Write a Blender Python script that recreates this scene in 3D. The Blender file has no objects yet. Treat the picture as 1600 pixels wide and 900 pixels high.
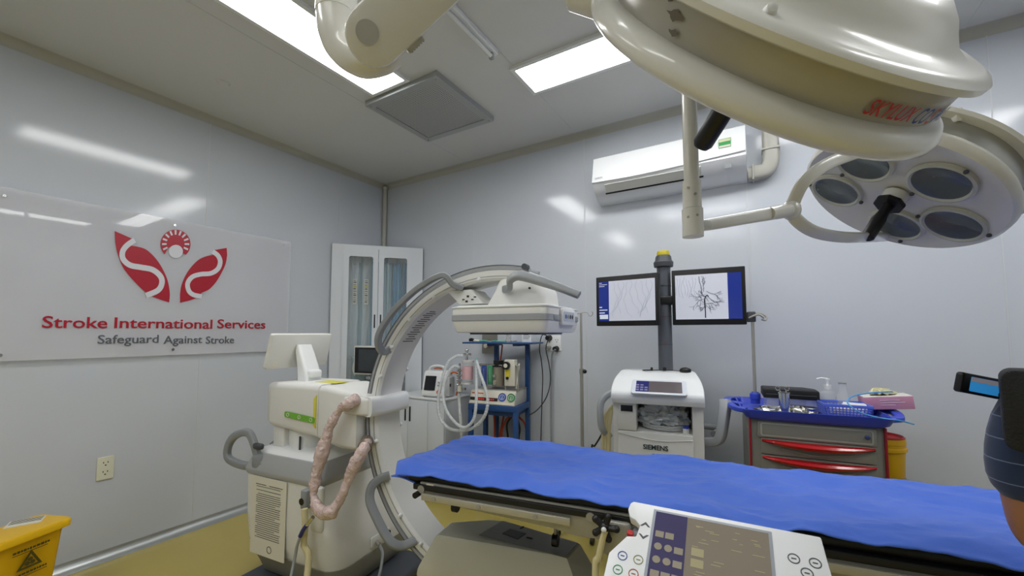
import bpy, bmesh, math, random
from mathutils import Vector, Matrix
from mathutils.geometry import tessellate_polygon
random.seed(7)
R = math.radians
S = bpy.context.scene
# ------------------------------------------------------------------ camera, world, exposure
CAM_F, CAM_CX, CAM_CY, EYE = 643.0, 800.0, 480.0, 1.5
YAW, PITCH = R(31.15), R(3.56)
cd = bpy.data.cameras.new('camera'); cam = bpy.data.objects.new('camera', cd)
S.collection.objects.link(cam); S.camera = cam
cd.sensor_width = 36; cd.lens = 36 * CAM_F / 1600; cd.shift_y = (CAM_CY - 450) / 1600; cd.clip_start = 0.02
cam.location = (0, 0, EYE); cam.rotation_euler = (R(90) + PITCH, 0, YAW)
w = bpy.data.worlds.new('world'); S.world = w; w.use_nodes = True
w.node_tree.nodes['Background'].inputs[0].default_value = (.8, .85, .9, 1)
w.node_tree.nodes['Background'].inputs[1].default_value = 0.05
S.view_settings.view_transform = 'Standard'; S.view_settings.look = 'None'
S.view_settings.exposure = 0.05; S.view_settings.gamma = 1.0; S.view_settings.use_curve_mapping = False
LIGHT = 14.0                      # strength of the ceiling panels
# world points from measured picture positions and a known plane
_r = Vector((math.cos(YAW), math.sin(YAW), 0)); _f = Vector((-math.sin(YAW)*math.cos(PITCH), math.cos(YAW)*math.cos(PITCH), math.sin(PITCH)))
_u = _r.cross(_f); CAMP = Vector((0, 0, EYE))
def ray(px, py): return _f + _r*((px-CAM_CX)/CAM_F) + _u*((CAM_CY-py)/CAM_F)
def on(ax, val, px, py):
    d = ray(px, py); return CAMP + d*((val-CAMP[ax])/d[ax])
def on_x(v, px, py): return on(0, v, px, py)
def on_y(v, px, py): return on(1, v, px, py)
def on_z(v, px, py): return on(2, v, px, py)
def dep(px, py, D): return CAMP + ray(px, py)*D
def fw(lat, D, z=0): return Vector((math.cos(YAW)*lat - math.sin(YAW)*D, math.sin(YAW)*lat + math.cos(YAW)*D, z))

# ------------------------------------------------------------------ materials
def lin(c):
    if isinstance(c, str):
        c = [int(c[i:i+2], 16)/255 for i in (0, 2, 4)]
        c = [x/12.92 if x <= .04045 else ((x+.055)/1.055)**2.4 for x in c]
    return (*c[:3], 1)
MATS = {}
def mat(name, col, rough=.5, metal=0, emit=0, alpha=1, coat=0, spec=.5, noise=0, nscale=20, bump=0, bscale=60, trans=0, sheen=0, ior=1.45, rvar=0):
    if name in MATS: return MATS[name]
    m = bpy.data.materials.new(name); m.use_nodes = True; nt = m.node_tree; b = nt.nodes['Principled BSDF']
    I = b.inputs; I['Base Color'].default_value = lin(col); I['Roughness'].default_value = rough; I['Metallic'].default_value = metal
    I['Specular IOR Level'].default_value = spec; I['IOR'].default_value = ior
    if coat: I['Coat Weight'].default_value = coat; I['Coat Roughness'].default_value = .08
    if emit: I['Emission Color'].default_value = lin(col); I['Emission Strength'].default_value = emit
    if alpha < 1: I['Alpha'].default_value = alpha
    if trans: I['Transmission Weight'].default_value = trans
    if sheen: I['Sheen Weight'].default_value = sheen
    tc = None
    if noise or bump or rvar:
        tc = nt.nodes.new('ShaderNodeTexCoord')
    if noise or rvar:
        n = nt.nodes.new('ShaderNodeTexNoise'); n.inputs['Scale'].default_value = nscale; n.inputs['Detail'].default_value = 5
        nt.links.new(tc.outputs['Object'], n.inputs['Vector'])
    if noise:
        mx = nt.nodes.new('ShaderNodeMix'); mx.data_type = 'RGBA'; c = lin(col)
        mx.inputs['A'].default_value = (*[x*(1-noise) for x in c[:3]], 1); mx.inputs['B'].default_value = (*[min(1, x*(1+noise)) for x in c[:3]], 1)
        nt.links.new(n.outputs['Fac'], mx.inputs['Factor']); nt.links.new(mx.outputs['Result'], I['Base Color'])
    if rvar:
        mr = nt.nodes.new('ShaderNodeMapRange'); mr.inputs['To Min'].default_value = max(0, rough-rvar); mr.inputs['To Max'].default_value = rough+rvar
        nt.links.new(n.outputs['Fac'], mr.inputs['Value']); nt.links.new(mr.outputs['Result'], I['Roughness'])
    if bump:
        n2 = nt.nodes.new('ShaderNodeTexNoise'); n2.inputs['Scale'].default_value = bscale; n2.inputs['Detail'].default_value = 3
        nt.links.new(tc.outputs['Object'], n2.inputs['Vector'])
        bp = nt.nodes.new('ShaderNodeBump'); bp.inputs['Strength'].default_value = bump; bp.inputs['Distance'].default_value = .01
        nt.links.new(n2.outputs['Fac'], bp.inputs['Height']); nt.links.new(bp.outputs['Normal'], I['Normal'])
    MATS[name] = m; return m
WALL = mat('wall_panel', 'c6cbd2', .11, noise=.015, nscale=2)
CEIL = mat('ceiling_panel', 'd6d7d6', .25)
FLOOR = mat('yellow_epoxy', 'b9a859', .16, noise=.06, nscale=3, bump=.02, bscale=4)
TRIM = mat('aluminium_trim', 'b9bdbc', .35, .7)
PVC = mat('pvc_trim', 'b5b4aa', .4)
SEAM = mat('panel_seam', 'c9ccce', .35)
CREAM = mat('cream_plastic', 'dededa', .38, noise=.02, nscale=6)
WHITE = mat('white_plastic', 'e4e6e6', .32)
WARM = mat('aged_cream_enamel', 'dcdbd3', .25, noise=.05, nscale=5, coat=.4)
GREYP = mat('grey_plastic', '8b8f92', .45)
MIDG = mat('mid_grey_plastic', '9da0a3', .35)
DARKG = mat('dark_grey_plastic', '45484c', .5)
SLATE = mat('slate_foot', '474b52', .55)
BLACK = mat('black_plastic', '141415', .4)
BLKV = mat('black_vinyl', '121214', .5, bump=.1, bscale=30)
CHROME = mat('chrome', 'd0d0cc', .15, 1)
STEEL = mat('brushed_steel', 'a3a198', .35, .35, noise=.08, nscale=15)
BLUEF = mat('blue_painted_steel', '24497e', .35)
BLUEP = mat('blue_plastic', '3b4fc0', .35)
LBLUE = mat('light_blue_plastic', '5e74d8', .4)
RED = mat('red_gloss', 'b4121c', .2, coat=.5)
YEL = mat('yellow_plastic', 'e2b412', .35)
YELD = mat('sharps_yellow', 'd9a90c', .4)
CLOTH = mat('blue_cotton', '426acd', .8, sheen=.2, bump=.15, bscale=400)
GLASS = mat('clear_glass', 'dfe9ec', .03, alpha=.12, spec=.6)
CLEAR = mat('clear_plastic', 'e8eced', .08, alpha=.24)
HOSE = mat('clear_hose', 'dde2e4', .25, alpha=.62)
SCREENOFF = mat('dark_screen', '15181d', .12)
PAPER = mat('paper', 'd9d6c6', .7)
INK = mat('ink', '3a3a38', .7)
ORANGE = mat('orange_plastic', 'd0672a', .4)
GREEN = mat('green_label', '6fae35', .5)

# ------------------------------------------------------------------ object helpers
COL = S.collection; WM = {}
def link(o, parent=None, m=Matrix.Identity(4)):
    COL.objects.link(o)
    if parent: o.parent = parent; WM[o.name] = WM[parent.name] @ m
    else: WM[o.name] = m
    return o
def tag(o, label=None, cat=None, group=None, kind=None):
    if label: o['label'] = label
    if cat: o['category'] = cat
    if group: o['group'] = group
    if kind: o['kind'] = kind
    return o
def thing(name, label, cat, loc=(0, 0, 0), yaw=0, group=None):
    o = bpy.data.objects.new(name, None); o.empty_display_size = .05
    o.location = loc; o.rotation_euler = (0, 0, yaw)
    link(o, None, Matrix.Translation(Vector(loc)) @ Matrix.Rotation(yaw, 4, 'Z'))
    return tag(o, label, cat, group)
def loc_of(t, p): return WM[t.name].inverted() @ Vector(p)
def world_of(t, p): return WM[t.name] @ Vector(p)
def resample(pts, n=8, closed=False):
    P = [Vector(p) for p in pts]; out = []; N = len(P)
    if N < 3 and not closed: return P
    rng = range(N) if closed else range(N-1)
    for i in rng:
        p0 = P[(i-1) % N] if (closed or i > 0) else P[0]*2-P[1]
        p1, p2 = P[i], P[(i+1) % N]
        p3 = P[(i+2) % N] if (closed or i+2 < N) else P[-1]*2-P[-2]
        for k in range(n):
            t = k/n
            out.append(.5*((2*p1)+(p2-p0)*t+(2*p0-5*p1+4*p2-p3)*t*t+(3*p1-p0-3*p2+p3)*t**3))
    if not closed: out.append(P[-1])
    return out
class G:
    def __init__(s): s.bm = bmesh.new()
    def _add(s, tmp, M=None):
        if M is not None: tmp.transform(M)
        me = bpy.data.meshes.new('t'); tmp.to_mesh(me); tmp.free(); s.bm.from_mesh(me); bpy.data.meshes.remove(me); return s
    def box(s, c, d, r=0, seg=3, rz=0, M=None, taper=None):
        t = bmesh.new(); bmesh.ops.create_cube(t, size=1)
        for v in t.verts:
            k = 1
            if taper and v.co.z < 0: v.co.x *= taper; v.co.y *= taper
            v.co = Vector((v.co.x*d[0], v.co.y*d[1], v.co.z*d[2]))
        if r: bmesh.ops.bevel(t, geom=t.edges[:], offset=min(r, min(d)*.49), segments=seg, affect='EDGES', profile=.5)
        T = Matrix.Translation(Vector(c)) @ Matrix.Rotation(rz, 4, 'Z')
        return s._add(t, M @ T if M is not None else T)
    def b2(s, lo, hi, r=0, seg=3, M=None):
        lo, hi = Vector(lo), Vector(hi); return s.box((lo+hi)/2, [abs(x) for x in (hi-lo)], r, seg, M=M)
    def cyl(s, p0, p1, r0, r1=None, seg=24, cap=True):
        r1 = r0 if r1 is None else r1; p0, p1 = Vector(p0), Vector(p1); d = p1-p0
        t = bmesh.new(); bmesh.ops.create_cone(t, cap_ends=cap, segments=seg, radius1=r0, radius2=r1, depth=d.length)
        return s._add(t, Matrix.Translation((p0+p1)/2) @ d.to_track_quat('Z', 'Y').to_matrix().to_4x4())
    def sph(s, c, r, sc=(1, 1, 1), seg=20):
        t = bmesh.new(); bmesh.ops.create_uvsphere(t, u_segments=seg, v_segments=seg//2, radius=r)
        return s._add(t, Matrix.Translation(Vector(c)) @ Matrix.Diagonal((*sc, 1)))
    def lathe(s, prof, o=(0, 0, 0), axis=(0, 0, 1), seg=48, a0=0, a1=2*math.pi):
        q = Vector(axis).to_track_quat('Z', 'Y').to_matrix().to_4x4(); M = Matrix.Translation(Vector(o)) @ q
        full = abs(a1-a0-2*math.pi) < 1e-6; n = seg if full else seg+1; rows = []
        for r, z in prof:
            if r < 1e-6: rows.append([s.bm.verts.new(M @ Vector((0, 0, z)))]); continue
            rows.append([s.bm.verts.new(M @ Vector((r*math.cos(a0+(a1-a0)*k/seg), r*math.sin(a0+(a1-a0)*k/seg), z))) for k in range(n)])
        for A, B in zip(rows, rows[1:]):
            for k in range(seg):
                k2 = (k+1) % n
                if len(A) == 1 and len(B) == 1: continue
                if len(A) == 1: f = [A[0], B[k2], B[k]]
                elif len(B) == 1: f = [A[k], A[k2], B[0]]
                else: f = [A[k], A[k2], B[k2], B[k]]
                try: s.bm.faces.new(f)
                except ValueError: pass
        return s
    def tube(s, pts, r, seg=12, closed=False, smooth=6, sq=None, cap=True, up=None):
        P = resample(pts, smooth, closed) if smooth else [Vector(p) for p in pts]
        N = len(P); rr = r if callable(r) else (lambda t: r)
        T = []
        for i in range(N):
            a = P[(i-1) % N] if closed or i else P[0]; b = P[(i+1) % N] if closed or i < N-1 else P[-1]
            T.append((b-a).normalized() if (b-a).length > 1e-9 else Vector((0, 0, 1)))
        nrm = Vector(up) if up else (Vector((0, 0, 1)) if abs(T[0].z) < .9 else Vector((1, 0, 0)))
        rings = []
        for i in range(N):
            if up: nrm = Vector(up)
            n = (nrm - T[i]*nrm.dot(T[i])); n = n.normalized() if n.length > 1e-6 else T[i].orthogonal().normalized()
            nrm = n; b = T[i].cross(n); q = rr(i/max(1, N-1)); ring = []
            for k in range(seg):
                a = 2*math.pi*k/seg; ca, sa = math.cos(a), math.sin(a)
                if sq:
                    e = sq[2] if len(sq) > 2 else .5
                    ca = math.copysign(abs(ca)**e, ca)*sq[0]; sa = math.copysign(abs(sa)**e, sa)*sq[1]
                ring.append(s.bm.verts.new(P[i] + n*(ca*q) + b*(sa*q)))
            rings.append(ring)
        for i in range(N if closed else N-1):
            A, B = rings[i], rings[(i+1) % N]
            for k in range(seg): s.bm.faces.new([A[k], B[k], B[(k+1) % seg], A[(k+1) % seg]])
        if cap and not closed:
            s.bm.faces.new(rings[0][::-1]); s.bm.faces.new(rings[-1])
        return s
    def prism(s, poly, M, h, r=0):
        """poly in local xy, extruded by h along local z, placed by matrix M"""
        t = bmesh.new(); vs = [t.verts.new((p[0], p[1], 0)) for p in poly]; f = t.faces.new(vs)
        if h:
            e = bmesh.ops.extrude_face_region(t, geom=[f]); bmesh.ops.translate(t, vec=(0, 0, h), verts=[v for v in e['geom'] if isinstance(v, bmesh.types.BMVert)])
        bmesh.ops.recalc_face_normals(t, faces=t.faces[:])
        if r: bmesh.ops.bevel(t, geom=t.edges[:], offset=r, segments=2, affect='EDGES', profile=.5)
        bmesh.ops.triangulate(t, faces=[f for f in t.faces if len(f.verts) > 4])
        return s._add(t, M)
    def loft(s, rings, cap=True, closed=True):
        RR = [[s.bm.verts.new(Vector(p)) for p in ring] for ring in rings]; n = len(RR[0])
        for A, B in zip(RR, RR[1:]):
            for k in range(n if closed else n-1): s.bm.faces.new([A[k], A[(k+1) % n], B[(k+1) % n], B[k]])
        if cap and closed: s.bm.faces.new(RR[0][::-1]); s.bm.faces.new(RR[-1])
        return s
    def grid(s, fn, nu, nv):
        V = [[s.bm.verts.new(Vector(fn(i/nu, j/nv))) for j in range(nv+1)] for i in range(nu+1)]
        for i in range(nu):
            for j in range(nv): s.bm.faces.new([V[i][j], V[i+1][j], V[i+1][j+1], V[i][j+1]])
        return s
    def crinkle(s, amp, f):
        from mathutils import noise as NO
        s.bm.normal_update(); mv = [(v, v.normal * (amp*(NO.noise(v.co*f)+.6*NO.noise(v.co*f*2.3)))) for v in s.bm.verts]
        for v, d in mv: v.co += d
        return s
    def build(s, name, m, parent=None, world=False, ang=35, fix=True, M=None):
        bm = s.bm
        if fix: bmesh.ops.recalc_face_normals(bm, faces=bm.faces[:])
        if M is not None: bm.transform(M)
        if world and parent: bm.transform(WM[parent.name].inverted())
        for f in bm.faces: f.smooth = True
        lim = R(ang)
        for e in bm.edges:
            if len(e.link_faces) == 2 and e.calc_face_angle(0) > lim: e.smooth = False
        me = bpy.data.meshes.new(name); bm.to_mesh(me); bm.free(); me.materials.append(m)
        return link(bpy.data.objects.new(name, me), parent)
def part_label(o, l): o['label'] = l; return o
def text_bm(s, h, width=None, ext=.001, bold=0, shear=0):
    c = bpy.data.curves.new('txt', 'FONT'); c.body = s; c.size = 1; c.extrude = 0; c.offset = bold; c.shear = shear; c.align_x = 'LEFT'; c.resolution_u = 3
    o = bpy.data.objects.new('txt', c); COL.objects.link(o)
    dg = bpy.context.evaluated_depsgraph_get(); me = bpy.data.meshes.new_from_object(o.evaluated_get(dg))
    bpy.data.objects.remove(o); bpy.data.curves.remove(c)
    b = bmesh.new(); b.from_mesh(me); bpy.data.meshes.remove(me)
    bmesh.ops.remove_doubles(b, verts=b.verts[:], dist=1e-5)
    xs = [v.co.x for v in b.verts]; x0, x1 = min(xs), max(xs); k = h/.7
    kx = k if width is None else width/(x1-x0)
    for v in b.verts: v.co = Vector(((v.co.x-x0)*kx, v.co.y*k, 0))
    if ext:
        e = bmesh.ops.extrude_face_region(b, geom=b.faces[:]); bmesh.ops.translate(b, vec=(0, 0, ext), verts=[v for v in e['geom'] if isinstance(v, bmesh.types.BMVert)])
    return b
def frameM(o, x, y):
    """matrix with origin o, local x and y along given directions"""
    x = Vector(x).normalized(); z = x.cross(Vector(y)).normalized(); y = z.cross(x)
    M = Matrix((x, y, z)).transposed().to_4x4(); M.translation = Vector(o); return M
def text(name, s, M, h, m, parent, width=None, ext=.001, bold=0, world=False, shear=0):
    g = G(); g.bm.free(); g.bm = text_bm(s, h, width, ext, bold, shear); g.bm.transform(M)
    return g.build(name, m, parent, world=world, fix=False)
def dup(root, loc=None, yaw=None, label=None, group=None):
    r = root.copy(); COL.objects.link(r)
    if loc is not None: r.location = loc
    if yaw is not None: r.rotation_euler = (0, 0, yaw)
    if label: r['label'] = label
    if group: r['group'] = group
    WM[r.name] = r.matrix_basis.copy()
    for ch in list(root.children):
        c = ch.copy(); COL.objects.link(c); c.parent = r
        for g in list(ch.children):
            d = g.copy(); COL.objects.link(d); d.parent = c
    return r
def struct(o): o['kind'] = 'structure'; return o
def rrect(w, h, r, n=5, cx=0, cy=0):
    out = []
    for sx, sy, a in ((1, 1, 0), (-1, 1, 90), (-1, -1, 180), (1, -1, 270)):
        for k in range(n+1):
            t = R(a + 90*k/n); out.append((cx+sx*(w/2-r)+r*math.cos(t), cy+sy*(h/2-r)+r*math.sin(t)))
    return out
def frame_prism(g, M, w, h, iw, ih, th, r=.003, icx=0, icy=0, ri=.02):
    """flat ring: outer w x h, hole iw x ih"""
    t = bmesh.new(); A = rrect(w, h, r, 5); B = rrect(iw, ih, ri, 5, icx, icy); n = len(A)
    va = [t.verts.new((*p, 0)) for p in A]; vb = [t.verts.new((*p, 0)) for p in B]; fs = []
    for k in range(n): fs.append(t.faces.new([va[k], va[(k+1) % n], vb[(k+1) % n], vb[k]]))
    e = bmesh.ops.extrude_face_region(t, geom=fs); bmesh.ops.translate(t, vec=(0, 0, th), verts=[v for v in e['geom'] if isinstance(v, bmesh.types.BMVert)])
    bmesh.ops.recalc_face_normals(t, faces=t.faces[:]); g._add(t, M); return g
# ------------------------------------------------------------------ the room
XL, YB, ZC, XR, YF = -3.785, 3.34, 3.25, 2.30, -2.20
struct(G().b2((XL-.1, YF-.1, -.1), (XR+.1, YB+.1, 0)).build('floor', FLOOR))
struct(G().b2((XL-.1, YF-.1, ZC), (XR+.1, YB+.1, ZC+.1)).build('ceiling', CEIL))
struct(G().b2((XL-.1, YF, 0), (XL, YB, ZC)).build('wall_left', WALL))
struct(G().b2((XL-.1, YB, 0), (XR+.1, YB+.1, ZC)).build('wall_back', WALL))
struct(G().b2((XR, YF, 0), (XR+.1, YB, ZC)).build('wall_right', WALL))
struct(G().b2((XL-.1, YF-.1, 0), (XR+.1, YF, ZC)).build('wall_front', WALL))
def cove(name, a, b, n1, n2, m, r=.055):
    """quarter-round cove from a to b; n1, n2 point away from the two faces"""
    a, b, n1, n2 = Vector(a), Vector(b), Vector(n1), Vector(n2); rings = []
    for p in (a, b):
        ring = [p]
        for k in range(7):
            t = R(90*k/6); ring.append(p + n1*(r*(1-math.sin(t))) + n2*(r*(1-math.cos(t))))
        rings.append(ring)
    return struct(G().loft(rings).build(name, m))
cove('trim_1', (XL, YF, ZC), (XL, YB, ZC), (1, 0, 0), (0, 0, -1), PVC)
cove('trim_2', (XL, YB, ZC), (XR, YB, ZC), (0, -1, 0), (0, 0, -1), PVC)
cove('trim_3', (XR, YF, ZC), (XR, YB, ZC), (-1, 0, 0), (0, 0, -1), PVC)
cove('baseboard_left', (XL, YF, 0), (XL, YB, 0), (1, 0, 0), (0, 0, 1), TRIM, .06)
cove('baseboard_back', (XL, YB, 0), (XR, YB, 0), (0, -1, 0), (0, 0, 1), TRIM, .06)
cove('baseboard_right', (XR, YF, 0), (XR, YB, 0), (-1, 0, 0), (0, 0, 1), TRIM, .06)
struct(G().cyl((XL+.028, YB-.028, 0), (XL+.028, YB-.028, ZC-.04), .026).sph((XL+.03, YB-.03, ZC-.045), .034).build('trim_4', PVC))
k = 5
for x in (-2.50, -1.28, -.055, 1.16):
    struct(G().b2((x-.003, YB-.002, .06), (x+.003, YB, ZC-.05)).build('trim_%d' % k, SEAM)); k += 1
for y in (-.9, .31, 1.515, 2.72):
    struct(G().b2((XL, y-.003, .06), (XL+.002, y+.003, ZC-.05)).build('trim_%d' % k, SEAM)); k += 1
for x in (-2.54, -1.34, -.14, 1.06):
    struct(G().b2((x-.002, YF, ZC-.0015), (x+.002, YB-.05, ZC)).build('trim_%d' % k, SEAM)); k += 1

# ------------------------------------------------------------------ ceiling lights
LAMP = mat('lit_diffuser', 'ffffff', .4, emit=LIGHT)
def ceiling_light(x0, x1, y0, y1, label):
    t = thing('ceiling_light', label, 'light', ((x0+x1)/2, (y0+y1)/2, ZC), 0, 'ceiling light panels')
    w_, h_ = x1-x0, y1-y0
    g = G(); frame_prism(g, Matrix.Translation((0, 0, -.022)), w_+.05, h_+.05, w_-.004, h_-.004, .022, ri=.004); g.build('frame', WHITE, t)
    G().b2((-w_/2, -h_/2, -.014), (w_/2, h_/2, -.002)).build('diffuser', LAMP, t)
ceiling_light(-2.36, -2.04, .75, 1.95, 'lit white ceiling panel at upper left, partly behind the lamp joint')
ceiling_light(-1.34, -.14, 2.25, 2.54, 'lit white ceiling panel to the right of the perforated vent')
ceiling_light(.02, 1.22, 2.25, 2.54, 'lit ceiling panel above the big lamp head, reflected in the glass sign')
ceiling_light(1.50, 1.82, .85, 2.05, 'lit ceiling panel over the right of the room, seen only in reflections')
ceiling_light(-1.25, -.05, .20, .50, 'lit ceiling panel above the camera, seen only in reflections')
ceiling_light(-2.36, -2.04, -1.5, -.30, 'unseen ceiling panel added behind the camera to brighten the left')  # assumed panel out of view, placed to brighten the left wall
ceiling_light(-1.2, 0, -1.4, -1.1, 'unseen ceiling panel added behind the camera, near the middle')  # another assumed panel out of view, added to light the room

# dead tube fitting
t = thing('tube_light', 'unlit fluorescent tube batten on the ceiling beside the vent', 'light', (-1.365, 1.45, ZC))
G().b2((-.03, -.62, -.035), (.03, .60, 0), .006).build('housing', WHITE, t)
G().cyl((0, -.60, -.055), (0, .56, -.055), .013).build('tube', mat('tube_glass', 'd8dad8', .2), t)
for y in (-.60, .565): G().b2((-.014, y-.012, -.072), (.014, y+.012, -.03), .004).build('tube_socket', MIDG, t)
# vent
def dots(name, base, hole, scale):
    m = bpy.data.materials.new(name); m.use_nodes = True; nt = m.node_tree; b = nt.nodes['Principled BSDF']
    tc = nt.nodes.new('ShaderNodeTexCoord'); sc = nt.nodes.new('ShaderNodeVectorMath'); sc.operation = 'SCALE'; sc.inputs['Scale'].default_value = scale
    fr = nt.nodes.new('ShaderNodeVectorMath'); fr.operation = 'FRACTION'; sb = nt.nodes.new('ShaderNodeVectorMath'); sb.operation = 'SUBTRACT'; sb.inputs[1].default_value = (.5, .5, 0)
    mu = nt.nodes.new('ShaderNodeVectorMath'); mu.operation = 'MULTIPLY'; mu.inputs[1].default_value = (1, 1, 0)
    ln = nt.nodes.new('ShaderNodeVectorMath'); ln.operation = 'LENGTH'; lt = nt.nodes.new('ShaderNodeMath'); lt.operation = 'LESS_THAN'; lt.inputs[1].default_value = .27
    mx = nt.nodes.new('ShaderNodeMix'); mx.data_type = 'RGBA'; mx.inputs['A'].default_value = lin(base); mx.inputs['B'].default_value = lin(hole)
    L = nt.links.new; L(tc.outputs['Object'], sc.inputs[0]); L(sc.outputs[0], fr.inputs[0]); L(fr.outputs[0], sb.inputs[0]); L(sb.outputs[0], mu.inputs[0]); L(mu.outputs[0], ln.inputs[0]); L(ln.outputs['Value'], lt.inputs[0]); L(lt.outputs[0], mx.inputs['Factor']); L(mx.outputs['Result'], b.inputs['Base Color'])
    b.inputs['Roughness'].default_value = .35; b.inputs['Metallic'].default_value = .1; return m
t = thing('ceiling_vent', 'square grey perforated air diffuser on the ceiling', 'vent', (-2.152, 2.345, ZC))
g = G(); frame_prism(g, Matrix.Translation((0, 0, -.04)), .71, .69, .60, .58, .04, ri=.004); g.build('frame', mat('vent_frame', 'a9acad', .3, .15), t)
G().b2((-.305, -.295, -.034), (.305, .295, -.008)).build('perforated_plate', dots('perforated_metal', 'b4b6b6', '505254', 62), t)
for sx in (-1, 1):
    for sy in (-1, 1): G().cyl((sx*.325, sy*.315, -.044), (sx*.325, sy*.315, -.04), .006, seg=10).build('screw', STEEL, t)
tag(G().lathe([(0, -.006), (.03, -.006), (.038, 0)], (-3.169, 1.336, ZC)).build('ceiling_disc', CEIL), 'small flat oval cover plate on the ceiling left of the light', 'cover plate')

# ------------------------------------------------------------------ glass sign on the left wall
SX = XL + .03
def wy(px, py): p = on_x(SX, px, py); return p.y, p.z
def cz(x, y): return wy(x/2.813, 280 + y/2.813)     # points traced off an enlarged crop
t = thing('clinic_sign', 'clear acrylic wall sign with red winged emblem and clinic name', 'sign', (SX, 1.30, 1.34))
SG = mat('acrylic_sheet', 'e6e7ed', .02, alpha=.42, spec=.55)
G().b2((SX-.004, .42, 1.335), (SX+.004, 2.195, 2.35), .001, 1).build('sheet', SG, t, world=True)
RSGN = mat('sign_red', 'a8142a', .3); GSGN = mat('sign_grey', '5b6067', .4); WSGN = mat('sign_white', 'd3d5db', .35)
PM = Matrix(((0, 0, 1, 0), (1, 0, 0, 0), (0, 1, 0, 0), (0, 0, 0, 1)))   # local x->world y, y->z, z->x
def signM(x): m = PM.copy(); m.translation = Vector((x, 0, 0)); return m
def spoly(name, pts, m, x, smooth=False, h=.002):
    P = [Vector((*cz(*p), 0)) for p in pts]
    if smooth: P = resample(P, 5, True)
    return G().prism([(p.x, p.y) for p in P], signM(x), h).build(name, m, t, world=True)
def curve2(pts, n=6): return [tuple(p)[:2] for p in resample([Vector((*p, 0)) for p in pts], n)]
leftwing = [(503, 228)] + curve2([(580, 262), (562, 283), (575, 292), (600, 296), (640, 309), (680, 345), (712, 392), (735, 445), (745, 500), (742, 542)]) + curve2([(700, 528), (660, 512), (630, 490), (580, 440), (540, 388), (515, 325), (505, 275)])
rightwing = [(995, 302)] + curve2([(997, 335), (990, 372), (972, 412), (948, 452), (918, 484), (885, 500), (870, 518), (835, 532), (790, 543)]) + curve2([(790, 505), (797, 465), (815, 422), (840, 385), (872, 354), (905, 339), (938, 332), (950, 328), (940, 312)])
spoly('emblem_left_wing', leftwing, RSGN, SX+.004); spoly('emblem_right_wing', rightwing, RSGN, SX+.004)
def stroke(name, pts, w0, m, x):
    P = resample([Vector((*p, 0)) for p in pts], 6); L, Rr = [], []
    for i, p in enumerate(P):
        d = (P[min(i+1, len(P)-1)]-P[max(i-1, 0)]).normalized(); n = Vector((-d.y, d.x, 0))
        L.append((p+n*w0/2)[:2]); Rr.append((p-n*w0/2)[:2])
    return spoly(name, L+Rr[::-1], m, x)
stroke('emblem_curve', [(590, 268), (556, 292), (537, 320), (540, 352), (570, 378), (620, 388), (668, 398), (702, 425), (710, 455), (693, 488), (640, 512)], 24, WSGN, SX+.0062)
stroke('emblem_curve', [(932, 318), (955, 335), (966, 362), (956, 394), (925, 414), (880, 418), (843, 430), (823, 458), (828, 490), (848, 508), (885, 516)], 20, WSGN, SX+.0062)
sc = [(770 + 66*math.cos(R(a)), 286 - 64*math.sin(R(a))) for a in range(-46, 228, 6)]
spoly('emblem_sun', sc + [(740, 300)], RSGN, SX+.004)
for a in range(-25, 210, 23):
    c_, s_ = math.cos(R(a)), math.sin(R(a)); q = .07
    spoly('emblem_ray', [(770+r_*math.cos(R(a)+d_), 284-r_*math.sin(R(a)+d_)) for r_, d_ in ((40, -.09), (60, -.07), (60, .07), (40, .09))], WSGN, SX+.0062)
spoly('emblem_head', [(771+31*math.cos(R(a)), 318-29*math.sin(R(a))) for a in range(0, 360, 12)], WSGN, SX+.0064)
def signtext(s, pl, pr_, h, m, nm, bold=.01):
    a = wy(*pl); b = wy(*pr_)
    text(nm, s, Matrix.Translation((SX+.004, a[0], a[1])) @ PM, h, m, t, width=b[0]-a[0], ext=.004, bold=bold, world=True)
signtext('Stroke', (65, 512), (167, 512), .072, RSGN, 'sign_name_lettering', .012)
signtext('International', (178, 512.3), (331, 512.6), .072, RSGN, 'sign_name_lettering', .012)
signtext('Services', (339, 512.7), (414, 513), .072, RSGN, 'sign_name_lettering', .012)
signtext('Safeguard', (152, 537), (247, 537), .058, GSGN, 'sign_motto_lettering', .006)
signtext('Against', (255, 537), (315, 537), .058, GSGN, 'sign_motto_lettering', .006)
signtext('Stroke', (321, 537), (365, 537), .058, GSGN, 'sign_motto_lettering', .006)
for px, py in ((7, 306), (273, 352), (444, 382), (270, 546), (0, 555)):
    p = on_x(SX+.004, px, py); G().cyl((XL, p.y, p.z), (SX+.010, p.y, p.z), .011, .009, 16).build('standoff_bolt', CHROME, t, world=True)
# socket on the left wall
def plate_socket(name, label, o, xdir, rows, w_=.075, h_=.13, col=None):
    t = thing(name, label, 'power socket', o)
    M = frameM((0, 0, 0), xdir, (0, 0, 1))
    G().prism(rrect(w_, h_, .006), M, .009, .002).build('face_plate', col or WHITE, t)
    for cx_, cy_ in rows:
        for dx, dy, a, b in ((-.011, .008, .004, .011), (.011, .008, .004, .011), (0, -.010, .008, .007)):
            G().prism(rrect(a*1.1, b, .001, 2, cx_+dx, cy_+dy), M @ Matrix.Translation((0, 0, .0085)), .001).build('socket_hole', BLACK, t)
    return t
OFFW = mat('ivory_plate', 'dcdbc6', .35)
plate_socket('wall_socket', 'ivory double socket on the left wall above the yellow bin', (XL, 1.0, .598), (0, 1, 0), ((0, .03), (0, -.03)), .085, .15, OFFW)
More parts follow.
